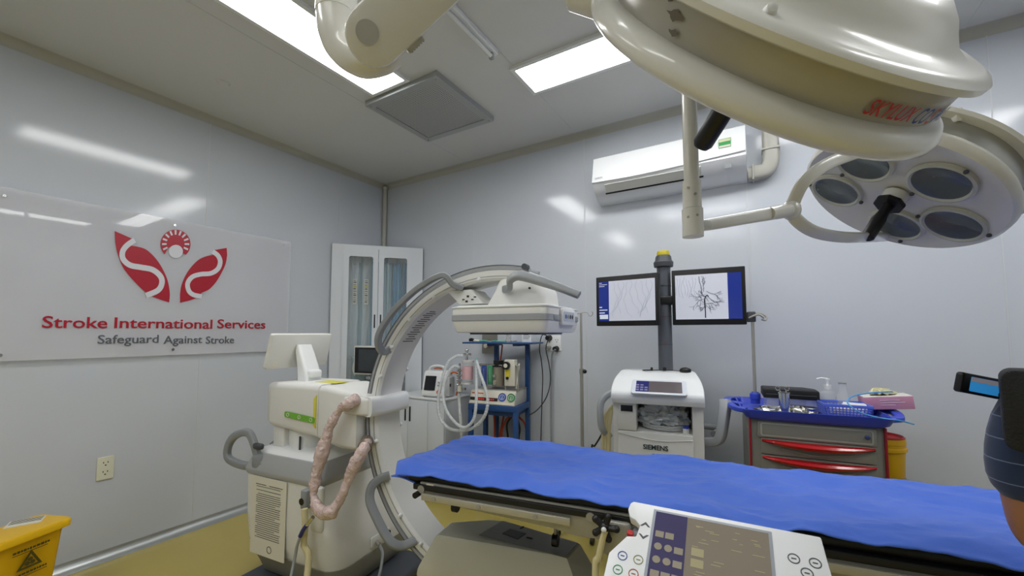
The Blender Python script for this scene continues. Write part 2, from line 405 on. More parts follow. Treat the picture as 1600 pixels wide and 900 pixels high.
# ------------------------------------------------------------------ planes of a thing traced from picture positions
def onv(t, ly, px, py):
    """local point where the sight line meets the thing's own plane y = ly"""
    Mi = WM[t.name].inverted(); o = Mi @ CAMP; d = Mi.to_3x3() @ ray(px, py); return o + d*((ly-o.y)/d.y)
def onu(t, lx, px, py):
    Mi = WM[t.name].inverted(); o = Mi @ CAMP; d = Mi.to_3x3() @ ray(px, py); return o + d*((lx-o.x)/d.x)
def onw(t, lz, px, py):
    Mi = WM[t.name].inverted(); o = Mi @ CAMP; d = Mi.to_3x3() @ ray(px, py); return o + d*((lz-o.z)/d.z)

# ------------------------------------------------------------------ C-arm x-ray unit
CA = thing('c_arm_x_ray', 'large cream C-arm x-ray machine standing beside the left end of the operating table', 'x-ray machine', (-1.096, 1.72, 0), R(6))
CZ, RO, RI = 1.044, .765, .705
def arc(r, th, y): return (r*math.cos(R(th)), y, CZ + r*math.sin(R(th)))
def band(prof, t0, t1, n=96):
    return G().loft([[arc(r, t0+(t1-t0)*k/n, y) for r, y in prof] for k in range(n+1)])
T0, T1 = 77, 292
band([(RI, -.085), (RI, .085), (RI+.012, .098), (RO-.012, .10), (RO-.006, .06), (RO-.006, -.06), (RO-.012, -.10), (RI+.012, -.098)], T0, T1).build('c_bow', CREAM, CA)
band([(RO-.014, -.07), (RO-.014, .07), (RO+.012, .07), (RO+.012, .045), (RO+.002, .04), (RO+.002, -.04), (RO+.012, -.045), (RO+.012, -.07)], T0, T1).build('bow_track', MIDG, CA)
band([(RO-.004, -.104), (RO-.004, -.09), (RO+.010, -.09), (RO+.010, -.104)], T0, T1).build('bow_rail', MIDG, CA)
band([(RO+.010, -.106), (RO+.010, -.096), (RO+.013, -.096), (RO+.013, -.106)], T0, T1).build('bow_edge_strip', DARKG, CA)
band([(RI+.022, -.1005), (RI+.022, -.09), (RI+.020, -.09), (RI+.020, -.1005)], T0, T1).build('bow_seam', GREYP, CA)
for th in (96, 106, 118, 133, 148, 162, 190, 206, 222, 236):
    G().lathe([(.0105, 0), (.0105, .010), (.006, .018), (0, .019)], arc(RI+.012, th, -.095), (0, -1, 0), 14).build('bow_stud', WHITE, CA)
for th in (160, 186, 214, 240):
    G().lathe([(.0105, 0), (.0105, .010), (.006, .018), (0, .019)], arc(RI+.012, th, .095), (0, 1, 0), 14).build('bow_stud', WHITE, CA)
# printed text on the inner face of the bow (unreadable lines)
g = G()
for k in range(15):
    th = 126 + 1.3*k
    for y0, y1 in ((-.03 - .012*(k % 3), .02+.01*((k*2) % 3)),):
        g.loft([[arc(RI-.0012, th, y0), arc(RI-.0012, th, y1), arc(RI+.001, th, y1), arc(RI+.001, th, y0)], [arc(RI-.0012, th+.5, y0), arc(RI-.0012, th+.5, y1), arc(RI+.001, th+.5, y1), arc(RI+.001, th+.5, y0)]])
g.build('bow_lettering', mat('faded_ink', '77776f', .6), CA)
def pv(ly, pts): return [onv(CA, ly, *p) for p in pts]
# detector
dc = Vector((.085, .0, 0)); hs = .235
g = G(); g.loft([[(*(Vector(p)+dc.xy), z) for p in rrect(2*s_, 2*s_, .03, 4)] for s_, z in ((hs-.022, 1.500), (hs-.012, 1.503), (hs-.002, 1.530), (hs, 1.560), (hs+.001, 1.590), (hs, 1.606), (hs-.006, 1.618), (hs-.02, 1.624))]); g.build('detector_housing', CREAM, CA)
g = G(); g.loft([[(*(Vector(p)+dc.xy), z) for p in rrect(2*s_, 2*s_, .03, 4)] for s_, z in ((hs+.001, 1.553), (hs+.004, 1.555), (hs+.004, 1.580), (hs+.001, 1.582))]); g.build('detector_band', MIDG, CA)
g = G(); g.loft([[(*(Vector(p)+dc.xy), z) for p in rrect(2*s_, 2*s_, .03, 4)] for s_, z in ((hs+.000, 1.610), (hs+.004, 1.612), (hs+.004, 1.617), (hs-.004, 1.619))]); g.build('detector_lid_rim', WHITE, CA)
G().b2((dc.x-.17, -.17, 1.492), (dc.x+.17, .17, 1.502), .004).build('detector_face', DARKG, CA)
xr = dc.x+hs
cp = G().prism(rrect(.20, .075, .012), frameM((xr, .03, 1.572), (0, 1, 0), (0, 0, 1)), .014, .003).build('control_keypad', WHITE, CA)
G().prism(rrect(.165, .045, .008), frameM((xr+.0135, .03, 1.574), (0, 1, 0), (0, 0, 1)), .0015).build('keypad_field', mat('keypad_grey', 'b9bec6', .4), cp)
for k, c in enumerate((mat('key_blue', '3566b0', .4), GREYP, DARKG, DARKG)):
    g = G(); g.lathe([(.0075, 0), (.0105, 0), (.0105, .0012), (.0075, .0012), (.0075, 0)], (xr+.015, -.02+.033*k, 1.574), (1, 0, 0), 18)
    g.b2((xr+.014, -.0225+.033*k, 1.568), (xr+.0162, -.0175+.033*k, 1.580)); g.build('key', c, cp)
for y in (-.13, .18): G().box((xr+.003, y, 1.567), (.008, .06, .024), .003).build('latch', GREYP, CA)
# housing that joins bow and detector
g = G(); rings = []
for z, x0, x1, yy, r_ in ((1.615, -.04, .265, .115, .03), (1.66, -.02, .262, .112, .035), (1.695, .0, .258, .108, .04), (1.735, .012, .235, .10, .045), (1.77, .03, .20, .09, .045), (1.792, .05, .16, .072, .03), (1.798, .075, .13, .045, .015)):
    rings.append([(p[0], p[1], z) for p in rrect(x1-x0, 2*yy, min(r_, yy*.95, (x1-x0)*.45), 6, (x0+x1)/2, 0)])
g.loft(rings); g.build('detector_hood', CREAM, CA, ang=50)
G().cyl(onv(CA, -.115, 827, 450), Vector(onv(CA, -.115, 827, 450))+Vector((0, .02, 0)), .005, seg=12).build('hood_screw', BLACK, CA)
G().cyl(arc(RO+.012, 77.5, -.115), arc(RO+.012, 77.5, -.08), .014, seg=16).build('end_stop_bolt', DARKG, CA)
# second strut at the left side of the detector
q = pv(-.095, [(698, 455), (718, 476), (755, 474), (735, 452)])
g = G(); g.loft([[(p.x, y, p.z) for p in q] for y in (-.09, .05)]); g.build('detector_strut', CREAM, CA)
g = G()
for k, (px, py) in enumerate(((724, 468), (731, 463), (738, 468), (729, 471), (742, 464))):
    p = onv(CA, -.0915, px, py); g.box((p.x, -.0912, p.z), (.013, .002, .010 if k % 2 else .006))
g.build('strut_warning_marks', INK, CA)
# handles on the near side of the bow
def handle(name, pts, lys, r, m=GREYP, sq=(1.15, .85)):
    P = [onv(CA, ly, *p) for p, ly in zip(pts, lys)]
    return G().tube(P, r, 14, sq=sq).build(name, m, CA)
handle('bow_handle', [(609, 546), (598, 549), (591, 536), (595, 516), (617, 484), (650, 453), (682, 433), (696, 431), (707, 444), (722, 450)], [-.09, -.125, -.165, -.18, -.185, -.185, -.18, -.165, -.13, -.09], .0175)
handle('bow_handle', [(609, 743), (595, 748), (581, 760), (578, 782), (588, 808), (604, 838), (617, 851), (632, 852), (650, 844)], [-.09, -.12, -.16, -.18, -.185, -.18, -.165, -.13, -.09], .0185)
handle('detector_handle', [(788, 452), (796, 449), (797, 438), (808, 431), (824, 433), (850, 441), (874, 449), (905, 461)], [-.11, -.15, -.17, -.175, -.18, -.18, -.18, -.18], lambda t_: .0145+.004*math.sin(t_*3.1)**2)
P = [arc(RO-.02, th, .125 if th not in (166, 178) else .10) for th in (166, 168, 172, 176, 178)]
G().tube(P, .022, 12).build('rear_bow_handle', GREYP, CA)
# carriage that grips the bow: near block, bridge over the inner face, rear block
g = G(); g.b2((-.865, -.150, 1.06), (-.735, .135, 1.17), .02); g.build('carriage_block', CREAM, CA)
g = G(); g.tube([(-.715, -.160, 1.108), (-.70, -.06, 1.108), (-.69, .03, 1.110), (-.69, .10, 1.112)], .046, 20, sq=(1.12, .85, .6), up=(0, 0, 1)); g.build('carriage_bridge', WHITE, CA)
g = G(); g.b2((-.885, -.170, 1.06), (-.70, -.115, 1.155), .016); g.build('carriage_cheek', CREAM, CA)
# horizontal arm housing
def hull(name, rings, m, ang=40, parent=None): return G().loft(rings).build(name, m, parent or CA, ang=ang)
def xr_ring(x, y0, y1, z0, z1, r):
    return [(x, (y0+y1)/2+p[0], (z0+z1)/2+p[1]) for p in rrect(y1-y0, z1-z0, r, 5)]
hull('arm_housing', [xr_ring(-1.555, -.10, .12, .985, 1.165, .03), xr_ring(-1.553, -.12, .14, .965, 1.18, .035), xr_ring(-1.535, -.145, .16, .945, 1.195, .035), xr_ring(-1.49, -.158, .165, .935, 1.20, .035), xr_ring(-1.2, -.162, .165, .915, 1.205, .035), xr_ring(-1.085, -.160, .165, .905, 1.205, .035)], CREAM, 50)
hull('bow_drive_housing', [xr_ring(-1.10, -.15, .155, .90, 1.195, .03), xr_ring(-1.02, -.165, .165, .89, 1.20, .03), xr_ring(-.90, -.168, .165, .87, 1.185, .03), xr_ring(-.80, -.150, .155, .868, 1.17, .025), xr_ring(-.785, -.12, .13, .86, 1.13, .02)], CREAM, 50)
hull('yellow_slot', [xr_ring(-1.112, -.1655, -.15, .97, 1.13, .006), xr_ring(-1.092, -.1665, -.15, .96, 1.15, .007)], mat('pale_yellow', 'd8cf4e', .4))
G().b2((-1.22, -.07, 1.2035), (-1.05, .03, 1.2065), .001).build('yellow_sticker', mat('sticker_yellow', 'cfc94a', .5), CA)
p0, p1 = onv(CA, -.166, 446, 647), onv(CA, -.166, 491, 657)
gl = G().prism(rrect((p1-p0).length+.012, .034, .012), frameM((p0+p1)/2, p1-p0, (0, 0, 1)), .003).build('green_label', GREEN, CA)
for k in (.1, .5, .9):
    p = p0.lerp(p1, k); G().lathe([(.008, 0), (.011, 0), (.011, .002), (.008, .002), (.008, 0)], (p.x, p.y-.003, p.z), (0, -1, 0), 16).build('label_ring', PAPER, gl)
G().cyl((-1.57, 0, 1.10), (-1.545, 0, 1.10), .03).build('end_knob', GREYP, CA)
# hand-held style display on the arm, seen from the back
dlo = Vector((-1.485, 0, 1.285)); dhi = Vector((-1.425, 0, 1.495))
wd, hd = .43, (dhi-dlo).length
Md = WM[CA.name] @ frameM((dlo+dhi)/2, (0, 1, 0), dhi-dlo)
ds = G().prism(rrect(wd, hd, .012), Md @ Matrix.Translation((0, 0, -.012)), .032, .005).build('display', CREAM, CA, world=True)
G().prism(rrect(wd-.03, hd-.03, .004), Md @ Matrix.Translation((0, 0, -.0135)), .002).build('display_glass', SCREENOFF, ds, world=True)
G().prism(rrect(.035, .020, .002, 2, -wd/2+.05, -hd/2+.03), Md @ Matrix.Translation((0, 0, .0195)), .001).build('type_plate', PAPER, ds, world=True)
nm_ = MATS['white_plastic']
g = G(); g.loft([[(x+p[0], p[1], z) for p in rrect(w1_, w2_, .018, 4)] for x, z, w1_, w2_ in ((-1.355, 1.195, .09, .12), (-1.355, 1.225, .085, .12), (-1.375, 1.30, .07, .115), (-1.405, 1.38, .055, .11), (-1.415, 1.425, .035, .10))]); g.build('display_neck', nm_, CA)
G().box((-1.335, 0, 1.245), (.09, .085, .05), .015).build('neck_cover', nm_, CA)
# lifting column
G().cyl((-1.32, 0, .79), (-1.32, 0, .95), .125, seg=40).build('lifting_column', WHITE, CA)
G().b2((-1.50, -.13, .79), (-1.405, .12, .95), .012).build('column_cover', CREAM, CA)
G().box((-1.30, -.126, .935), (.055, .006, .02), .002).build('orange_label', ORANGE, CA)
G().box((-1.335, -.125, .96-.025), (.018, .006, .035), .002).build('warning_label', PAPER, CA)
G().box((-1.265, -.125, .85), (.012, .008, .085), .003).build('cable_chain', DARKG, CA)
# cart body
def zr(z, x0, x1, y0, y1, r): return [(p[0], p[1], z) for p in rrect(x1-x0, y1-y0, r, 6, (x0+x1)/2, (y0+y1)/2)]
hull('cart_body', [zr(.15, -1.58, -.90, -.16, .40, .10), zr(.20, -1.60, -.875, -.19, .42, .10), zr(.30, -1.615, -.89, -.215, .41, .08), zr(.45, -1.625, -.93, -.22, .39, .07), zr(.68, -1.635, -.995, -.215, .35, .06)], CREAM, 40)
hull('cart_bumper', [zr(.06, -1.50, -.96, -.10, .36, .10), zr(.10, -1.58, -.90, -.155, .40, .11), zr(.17, -1.60, -.872, -.18, .425, .11), zr(.235, -1.617, -.874, -.205, .424, .10), zr(.235, -1.60, -.89, -.19, .41, .09)], mat('bumper_grey', '8a897f', .5), 40)
hull('cart_band', [zr(.665, -1.635, -.99, -.220, .355, .06), zr(.68, -1.642, -.985, -.226, .36, .06), zr(.70, -1.642, -.985, -.226, .36, .06), zr(.785, -1.60, -1.02, -.195, .33, .06), zr(.79, -1.58, -1.04, -.18, .31, .06)], mat('satin_grey', 'a6a8aa', .3, .1), 30)
hull('cart_deck', [zr(.78, -1.60, -1.02, -.19, .33, .06), zr(.797, -1.59, -1.03, -.185, .32, .06), zr(.812, -1.55, -1.08, -.14, .28, .05), zr(.820, -1.45, -1.15, -.10, .22, .05)], WHITE, 60)
G().b2((-1.60, -.30, .02), (-.72, .42, .085), .025).build('floor_chassis', SLATE, CA)
for x, y in ((-1.45, -.2), (-.84, -.2), (-1.45, .32), (-.84, .32)):
    G().cyl((x, y-.02, .036), (x, y+.02, .036), .035).build('wheel', BLACK, CA)
# notice taped to the cart
q = [onv(CA, -.226, *p) for p in ((395, 740), (448, 756), (447, 884), (395, 861))]
nw = q[1].x-q[0].x; nz = (q[0].z+q[1].z-q[2].z-q[3].z)/2; nc = (q[0].x+q[1].x)/2; nzc = sum(p.z for p in q)/4
ntc = G().prism(rrect(nw, nz, .006), frameM((nc, -.224, nzc), (1, 0, 0), (0, 0, 1)), .003).build('taped_notice', PAPER, CA)
g = G(); random.seed(3)
zz = nzc+nz*.40
for k in range(27):
    if k in (2, 4): zz -= nz*.02; continue
    a0 = -nw*.36 + (nw*.05 if k % 5 == 0 else 0); a1 = nw*(.22 if k % 6 == 4 else .36) - random.random()*.01
    if k == 0: g.b2((nc-nw*.38, -.2285, zz), (nc-nw*.08, -.2265, zz+.003)); g.b2((nc+nw*.02, -.2285, zz), (nc+nw*.40, -.2265, zz+.003))
    else: g.b2((nc+a0, -.2285, zz), (nc+a1, -.2265, zz+.0022))
    zz -= nz*.0265
g.build('notice_lines', INK, ntc)
G().lathe([(.016, 0), (.02, 0), (.02, .001), (.016, .001), (.016, 0)], (nc+.02, -.2268, nzc-nz*.40), (0, -1, 0), 20).build('notice_stamp', INK, ntc)
# hoop handle and lever at the left of the cart
P = [onv(CA, -.20, *p) for p in ((404, 728), (380, 727), (358, 717), (356, 700), (364, 684), (378, 676), (390, 678), (398, 696), (404, 716), (412, 730))]
G().tube(P, .019, 14, sq=(1.2, .9)).build('push_handle', GREYP, CA)
p = onv(CA, -.20, 404, 722); G().box((p.x, -.19, p.z), (.09, .07, .11), .03).build('handle_mount', GREYP, CA)
p = onv(CA, -.215, 402, 697); G().box((p.x+.01, p.y, p.z), (.075, .03, .035), .012).build('brake_lever', DARKG, CA)
P = [onv(CA, -.06, *q) for q in ((424, 695), (434, 688), (444, 684), (446, 690))]
G().tube(P, .014, 10).build('steering_lever', GREYP, CA)
p = onv(CA, -.05, 446, 693); G().box((p.x+.02, p.y, .825), (.08, .06, .03), .012).build('lever_base', WHITE, CA)
# connector panel on the right flank and its cables
p = onv(CA, -.20, 481, 783); cb = G().box((-1.0, -.212, p.z-.02), (.085, .03, .24), .02).build('connector_recess', CREAM, CA)
p = onv(CA, -.245, 477, 780); G().box((p.x, -.235, p.z), (.045, .05, .10), .008).build('connector_box', GREYP, CA)
G().cyl((p.x-.01, -.262, p.z-.01), (p.x-.01, -.255, p.z-.01), .018).build('connector_socket', BLACK, CA)
P = [onv(CA, -.27, *q) for q in ((476, 795), (477, 822), (475, 850), (482, 878))]+[Vector((-.93, -.36, .02))]
G().tube(P, .016, 12).build('cream_cable', mat('cream_cable', 'd2c79a', .5), CA)
P = [onv(CA, -.30, *q) for q in ((489, 808), (476, 826), (465, 850), (459, 880))]+[Vector((-1.0, -.42, .015))]
G().tube(P, .0075, 10).build('grey_cable', mat('grey_cable', '9aa0a3', .4), CA)
G().tube([onv(CA, -.302, *q) for q in ((480, 820), (474, 828), (469, 838))], .011, 12).build('cable_sleeve', mat('sleeve_blue', '2a2f6e', .4), CA)
G().cyl(onv(CA, -.302, 489, 808), onv(CA, -.302, 480, 820), .010).build('plug', CHROME, CA)
Mi = frameM((-.885, .14, .28), (0, 1, 0), (0, 0, 1))
pl = G().prism(rrect(.16, .06, .01), Mi, .012, .002).build('inlet_plate', CREAM, CA)
G().prism(rrect(.045, .04, .006, 3, .045, 0), Mi @ Matrix.Translation((0, 0, .011)), .012).build('power_inlet', BLACK, pl)
G().cyl((-.875, .10, .275), (-.84, .09, .265), .012).build('inlet_plug', CHROME, pl)
G().tube([(-.84, .09, .265), (-.79, .06, .23), (-.76, -.02, .13), (-.80, -.12, .095), (-.86, -.2, .093)], .008, 10).build('inlet_cable', MATS['grey_cable'], pl)
# film-wrapped hose loop
FILM = mat('wrapped_hose', 'cbb3ab', .22, noise=.3, nscale=35, bump=1, bscale=70, coat=.8)
hp = ((560, 622), (548, 630), (532, 640), (517, 664), (504, 706), (493, 748), (491, 780), (504, 801), (521, 797), (536, 770), (550, 735), (569, 700), (573, 692))
hy = [-.16, -.20, -.22, -.24, -.27, -.30, -.32, -.33, -.32, -.29, -.26, -.21, -.12]
G().tube([onv(CA, y, *p) for p, y in zip(hp, hy)], lambda t_: .026+.006*math.sin(t_*23)+.003*math.sin(t_*61), 24, smooth=24).crinkle(.0055, 34).build('wrapped_hose', FILM, CA, ang=60)
G().tube([arc(RO+.06, th, .02) for th in (196, 205, 215, 225, 235, 246)], lambda t_: .03+.006*math.sin(t_*19), 20, smooth=20).crinkle(.0055, 34).build('wrapped_hose', FILM, CA, ang=60)
G().cyl(onv(CA, -.21, 569, 700), onv(CA, -.12, 573, 690), .034).build('hose_cuff', mat('cuff_brown', '6f6458', .5), CA)
# x-ray source below the table
def sw(px, py, z): p = onw(CA, z, px, py); return p
top = [sw(704, 817, .57), sw(762, 811, .575), sw(788, 813, .575), sw(904, 849, .57), sw(884, 873, .565), sw(683, 838, .565)]
c0 = sum((Vector(p) for p in top), Vector())/6
def scale_ring(ring, sx, sy, z): return [(c0.x+(p.x-c0.x)*sx, c0.y+(p.y-c0.y)*sy, z) for p in ring]
low = scale_ring(top, 1.22, 1.45, .44); bot = scale_ring(top, 1.16, 1.36, .24)
hull('source_housing', [scale_ring(top, .98, .98, .572), scale_ring(top, 1.02, 1.03, .566), scale_ring(top, 1.2, 1.42, .455), low, scale_ring(top, 1.23, 1.46, .42), bot, scale_ring(top, 1.05, 1.1, .21)], mat('source_cream', 'bcb9a4', .4), 25)
hull('source_panel', [[(p.x, p.y, .5725) for p in (sw(749, 836, .572), sw(786, 814, .572), sw(903, 849, .572), sw(883, 872, .572))], [(p.x, p.y, .5745) for p in (sw(749, 836, .572), sw(786, 814, .572), sw(903, 849, .572), sw(883, 872, .572))]], mat('source_grey', '858379', .4), 25)
hull('source_window', [[(p.x, p.y, z) for p in (sw(785, 834, .574), sw(797, 827, .574), sw(822, 834, .574), sw(809, 843, .574))] for z in (.574, .5765)], BLACK, 25)
g = G()
for q in (((813, 826), (818, 823)), ((823, 840), (832, 842))):
    a, b = sw(*q[0], .575), sw(*q[1], .575); g.tube([a, b], .004, 6, smooth=0)
g.build('source_marks', INK, CA)

# ------------------------------------------------------------------ operating table
OT = thing('operating_table', 'black padded mobile operating table with steel side rails under the blue sheet', 'operating table', (-1.28, 1.275, 0), R(9.5))
TW, TL_ = .62, 3.0
G().b2((-.02, .03, .872), (TL_, TW-.03, .908), .014).build('mattress', BLKV, OT)
G().b2((.02, .012, .850), (TL_, TW-.012, .874), .004).build('mattress_board', BLACK, OT)
for y0, y1 in ((.02, .035), (TW-.035, TW-.02)):
    poly = [(.05, .882), (.92, .882), (.92, .82), (.80, .782), (.71, .778), (.62, .79), (.07, .815), (.05, .83)]
    G().prism(poly, Matrix(((1, 0, 0, 0), (0, 0, 1, y0), (0, 1, 0, 0), (0, 0, 0, 1))), y1-y0, .002).build('side_plate', STEEL, OT)
    yr = y0-.022 if y0 < .3 else y1+.012
    rl = G().b2((.07, yr, .818), (.69, yr+.010, .844), .002).build('side_rail', CHROME if 0 else mat('rail_steel', 'b4b0a0', .3, .35), OT)
    for x in (.13, .33, .56):
        yy = yr-.001 if y0 < .3 else yr+.011
        G().cyl((x, y0, .831), (x, yy-.003 if y0 < .3 else yy+.003, .831), .009, seg=18).build('rail_bolt', STEEL, rl)
G().b2((.92, .02, .80), (TL_, .035, .87), .003).build('side_plate', STEEL, OT)
G().b2((.92, TW-.035, .80), (TL_, TW-.02, .87), .003).build('side_plate', STEEL, OT)
G().b2((1.0, -.002, .818), (TL_, .008, .844), .002).build('side_rail', MATS['rail_steel'], OT)
p = onv(OT, .018, 672, 762); G().box((p.x, .018, p.z), (.035, .003, .032)).build('type_label', PAPER, OT)
G().cyl((.045, -.01, .835), (.045, .04, .835), .012).build('end_pin', BLACK, OT)
for x in (.04, .74): G().cyl((x+.02, .010, .855), (x+.02, .022, .855), .016).build('hinge_bolt', STEEL, OT)
# hinge block and frame under the top
for y0 in (.0, TW-.03):
    G().b2((.80, y0, .74), (.90, y0+.03, .86), .02).build('hinge_bracket', STEEL, OT)
    G().b2((.90, y0-.006, .68), (1.02, y0+.03, .84), .01).build('hinge_block', GREYP, OT)
G().b2((.72, .06, .80), (2.9, .12, .85), .006).build('frame_beam', BLACK, OT)
G().b2((.72, TW-.12, .80), (2.9, TW-.06, .85), .006).build('frame_beam', BLACK, OT)
G().b2((.74, .08, .75), (1.2, TW-.08, .80), .01).build('cross_frame', DARKG, OT)
G().b2((1.35, .18, .30), (1.80, TW-.18, .76), .03).build('column', MATS['rail_steel'], OT)
G().b2((.85, .10, .12), (2.55, TW-.10, .30), .05).build('base', mat('table_base', '6b6f72', .4), OT)
for x in (.78, 2.5):
    for y in (.08, TW-.08):
        w_ = G().cyl((x, y-.022, .085), (x, y+.022, .085), .085, seg=32).build('castor_wheel', BLACK, OT)
        G().cyl((x, y-.026, .085), (x, y+.026, .085), .035).build('wheel_hub', GREYP, w_)
        G().b2((x-.03, y-.035, .10), (x+.12, y+.035, .19), .02).build('castor_fork', DARKG, OT)
# clamp knob and cream cable
p = onv(OT, -.03, 945, 824)
kb = G().sph(p, .018).build('clamp_knob', BLACK, OT)
g = G()
for k in range(5):
    a = R(72*k); g.tube([p, p+Vector((.038*math.cos(a), 0, .038*math.sin(a)))], .011, 10, smooth=0); g.sph(p+Vector((.038*math.cos(a), 0, .038*math.sin(a))), .012)
g.build('knob_star', BLACK, kb); G().sph(p+Vector((0, -.02, 0)), .009).build('knob_cap', CREAM, kb)
G().cyl(p, p+Vector((0, .06, 0)), .009).build('clamp_screw', CHROME, kb)
G().tube([onv(OT, -.035, *q) for q in ((946, 828), (940, 850), (935, 875), (930, 905))]+[Vector((.78, -.05, .04)), Vector((.6, .0, .012))], .011, 10).build('cream_lead', MATS['cream_cable'], OT)
# locking wheels glimpsed under the top
for px, py, h in ((712, 785, .05), (868, 838, .05)):
    f = onv(OT, .30, px, py+6); G().cyl((f.x-.012, .30, f.z), (f.x+.012, .30, f.z), .026).build('locking_wheel', BLACK, OT); G().cyl((f.x, .30, f.z), (f.x, .30, .86), .007).build('wheel_stem', STEEL, OT)

# blue sheet
def cloth():
    g = G(); nu, nv = 380, 110; L = 3.05
    from mathutils import noise as NO
    def fn(a, b):
        s = -.135 + (L+.135)*a; v = -.006 + (TW+.04)*b
        e = max(0, 1-(s+.16)/.30)                                   # the left end pulls back towards the near corner
        if s < .4: s += (.55*max(0, .15-b) + .10*b)*max(0, 1-(s+.135)/.5)
        z = .926
        for f_, am in ((2.3, .010), (6, .008)):
            z += am*(NO.noise(Vector((s*f_+.3, v*f_*1.8, 3.1))))
        wx = s+.06*NO.noise(Vector((s*4, v*4, 7))); wy_ = v+.06*NO.noise(Vector((s*4, v*4, 17)))
        for f_, am in ((4.5, .016), (10, .008), (21, .003)):
            z += am*(.35-abs(NO.noise(Vector((wx*f_*.8, wy_*f_*1.5, f_)))))*1.3
        z += .006*math.sin(9*(s*.5+v)+2*NO.noise(Vector((s*2, v*3, 0))))*math.exp(-((v-.35)/.25)**2)
        # gathers along the near hem
        near = max(0, 1-(v+.006)/.12)
        z += .005*near*NO.noise(Vector((s*16, v*5, 5))) + .010*near*NO.noise(Vector((s*9, 1, 1)))
        z += .022*math.exp(-((b-.16)/.10)**2)*max(0, NO.noise(Vector((s*3.3, .2, 9)))+.1)
        d1 = max(0, .05-v)/.056; z -= (.014+.030*max(0, 1-(s+.13)/.25))*min(1, d1)**1.6*(1+.6*NO.noise(Vector((s*5, 2, 2))))
        d2 = max(0, v-TW+.03)/.065; z -= .035*min(1, d2)**1.5
        d3 = max(0, -.03-s)/.12; z -= .03*min(1.2, d3)**1.4
        v += .012*near*NO.noise(Vector((s*6, 4, 4)))
        return (s, v, z)
    g.grid(fn, nu, nv)
    o = g.build('blue_sheet', CLOTH, OT, ang=180)
    m = o.modifiers.new('solid', 'SOLIDIFY'); m.thickness = .004; m.offset = 0
    return o
bs = cloth(); bs.parent = None; bs.matrix_world = WM[OT.name]; WM[bs.name] = WM[OT.name].copy()
tag(bs, 'crumpled royal blue cotton sheet spread over the operating table', 'sheet')
# folded corner hanging at the left end
g = G()
def fold(a, b):
    x = -.105 + .14*a; y = .03+.30*b - .0*a; z = .885 - .028*math.sin(b*3.14)*(1-a*.5) - .012*a + .006*math.sin(9*b+4*a)
    return (x, y, z)
g.grid(fold, 16, 24); o = g.build('sheet_fold', CLOTH, bs, ang=180); o.modifiers.new('solid', 'SOLIDIFY').thickness = .006

# ------------------------------------------------------------------ table-side touch control
pA, pB, pC = on_z(.985, 990, 783), on_z(.985, 1279, 838), on_z(.905, 966, 852)
ex = (pB-pA).normalized(); ey = (pA-pC); ey = (ey-ex*ey.dot(ex)).normalized()
TCt = thing('touch_control', 'white tilted touchscreen control panel clamped to the near table rail', 'control panel', tuple(pC), 0)
wP = (pB-pA).length+.005
hP = .28
MP = frameM(pA, ex, ey)   # local origin top-left, y up
def PP(x, y, z=0): return MP @ Vector((x, y, z))
pts = [(0, 0), (wP, 0), (wP+.02, -hP), (.015, -hP), (-.03, -hP+.015), (-.038, -hP+.04), (-.038, -.175), (0, -.115), (.025, -.11), (.03, -.075), (.015, -.06), (-.002, -.055), (-.012, -.03), (-.008, -.008)]
G().prism(pts, MP @ Matrix.Translation((0, 0, -.035)), .035, .004).build('panel_body', WHITE, TCt, world=True)
sx0, sx1, sy0, sy1 = .07, wP-.115, -.258, -.022
G().b2((sx0-.008, sy0-.008, 0), (sx1+.008, sy1+.008, .002), .001, M=MP).build('screen_bezel', mat('bezel_grey', '9ca2aa', .35), TCt, world=True)
scn = G().b2((sx0, sy0, .002), (sx1, sy1, .0035), M=MP).build('screen', mat('panel_screen', '80786a', .12, emit=.12), TCt, world=True)
G().b2((sx0, sy0, .0035), (sx0+.085, sy1, .0042), M=MP).build('screen_sidebar', mat('sidebar_purple', '444060', .12, emit=.12), scn, world=True)
g = G()
for iy in range(6):
    for ix in range(3):
        if iy > 3 and ix == 2 or iy == 5: continue
        if iy in (3, 2) and ix < 2: g.cyl(PP(sx0+.017+ix*.026, sy0+.02+iy*.037, .004), PP(sx0+.017+ix*.026, sy0+.02+iy*.037, .005), .010)
        else: g.b2((sx0+.006+ix*.026, sy0+.010+iy*.037, .004), (sx0+.028+ix*.026, sy0+.028+iy*.037, .005), M=MP)
g.build('screen_buttons', mat('screen_button', '8f8878', .15, emit=.15), scn, world=True)
g = G(); random.seed(5)
for _ in range(34):
    x = sx0+.10+random.random()*(sx1-sx0-.13); y = sy0+.02+random.random()*(sy1-sy0-.04); l = .008+.02*random.random()
    G().b2((x, y, .0035), (x+l, y+.0022, .0042), M=MP).build('screen_caption', mat('screen_caption', 'a09878', .15, emit=.15), scn, world=True)
for x, y in ((.17, -.13), (.17, -.16)): G().b2((x, y, .0035), (x+.03, y+.022, .0042), M=MP).build('screen_icon', MATS['screen_caption'], scn, world=True)
g = G(); g.b2((sx1-.17, sy0+.003, .0035), (sx1-.06, sy0+.011, .0042), M=MP); g.build('screen_bar', MATS['sidebar_purple'], scn, world=True)
def ringicon(nm, x, y, r, m):
    g = G(); g.lathe([(r*.82, 0), (r, 0), (r, .0012), (r*.82, .0012), (r*.82, 0)], (0, 0, 0), (0, 0, 1), 24); g.b2((-r*.4, -r*.1, 0), (r*.4, r*.1, .0012))
    g.build(nm, m, TCt, world=True, M=MP @ Matrix.Translation((x, y, 0)))
for x, y, c in ((.0, -.175, '2f4d8c'), (.042, -.175, '8a8a60'), (-.005, -.215, '3f8a5c'), (.036, -.215, 'a05a3c')): ringicon('round_key', x, y, .013, mat('icon_'+c, c, .4))
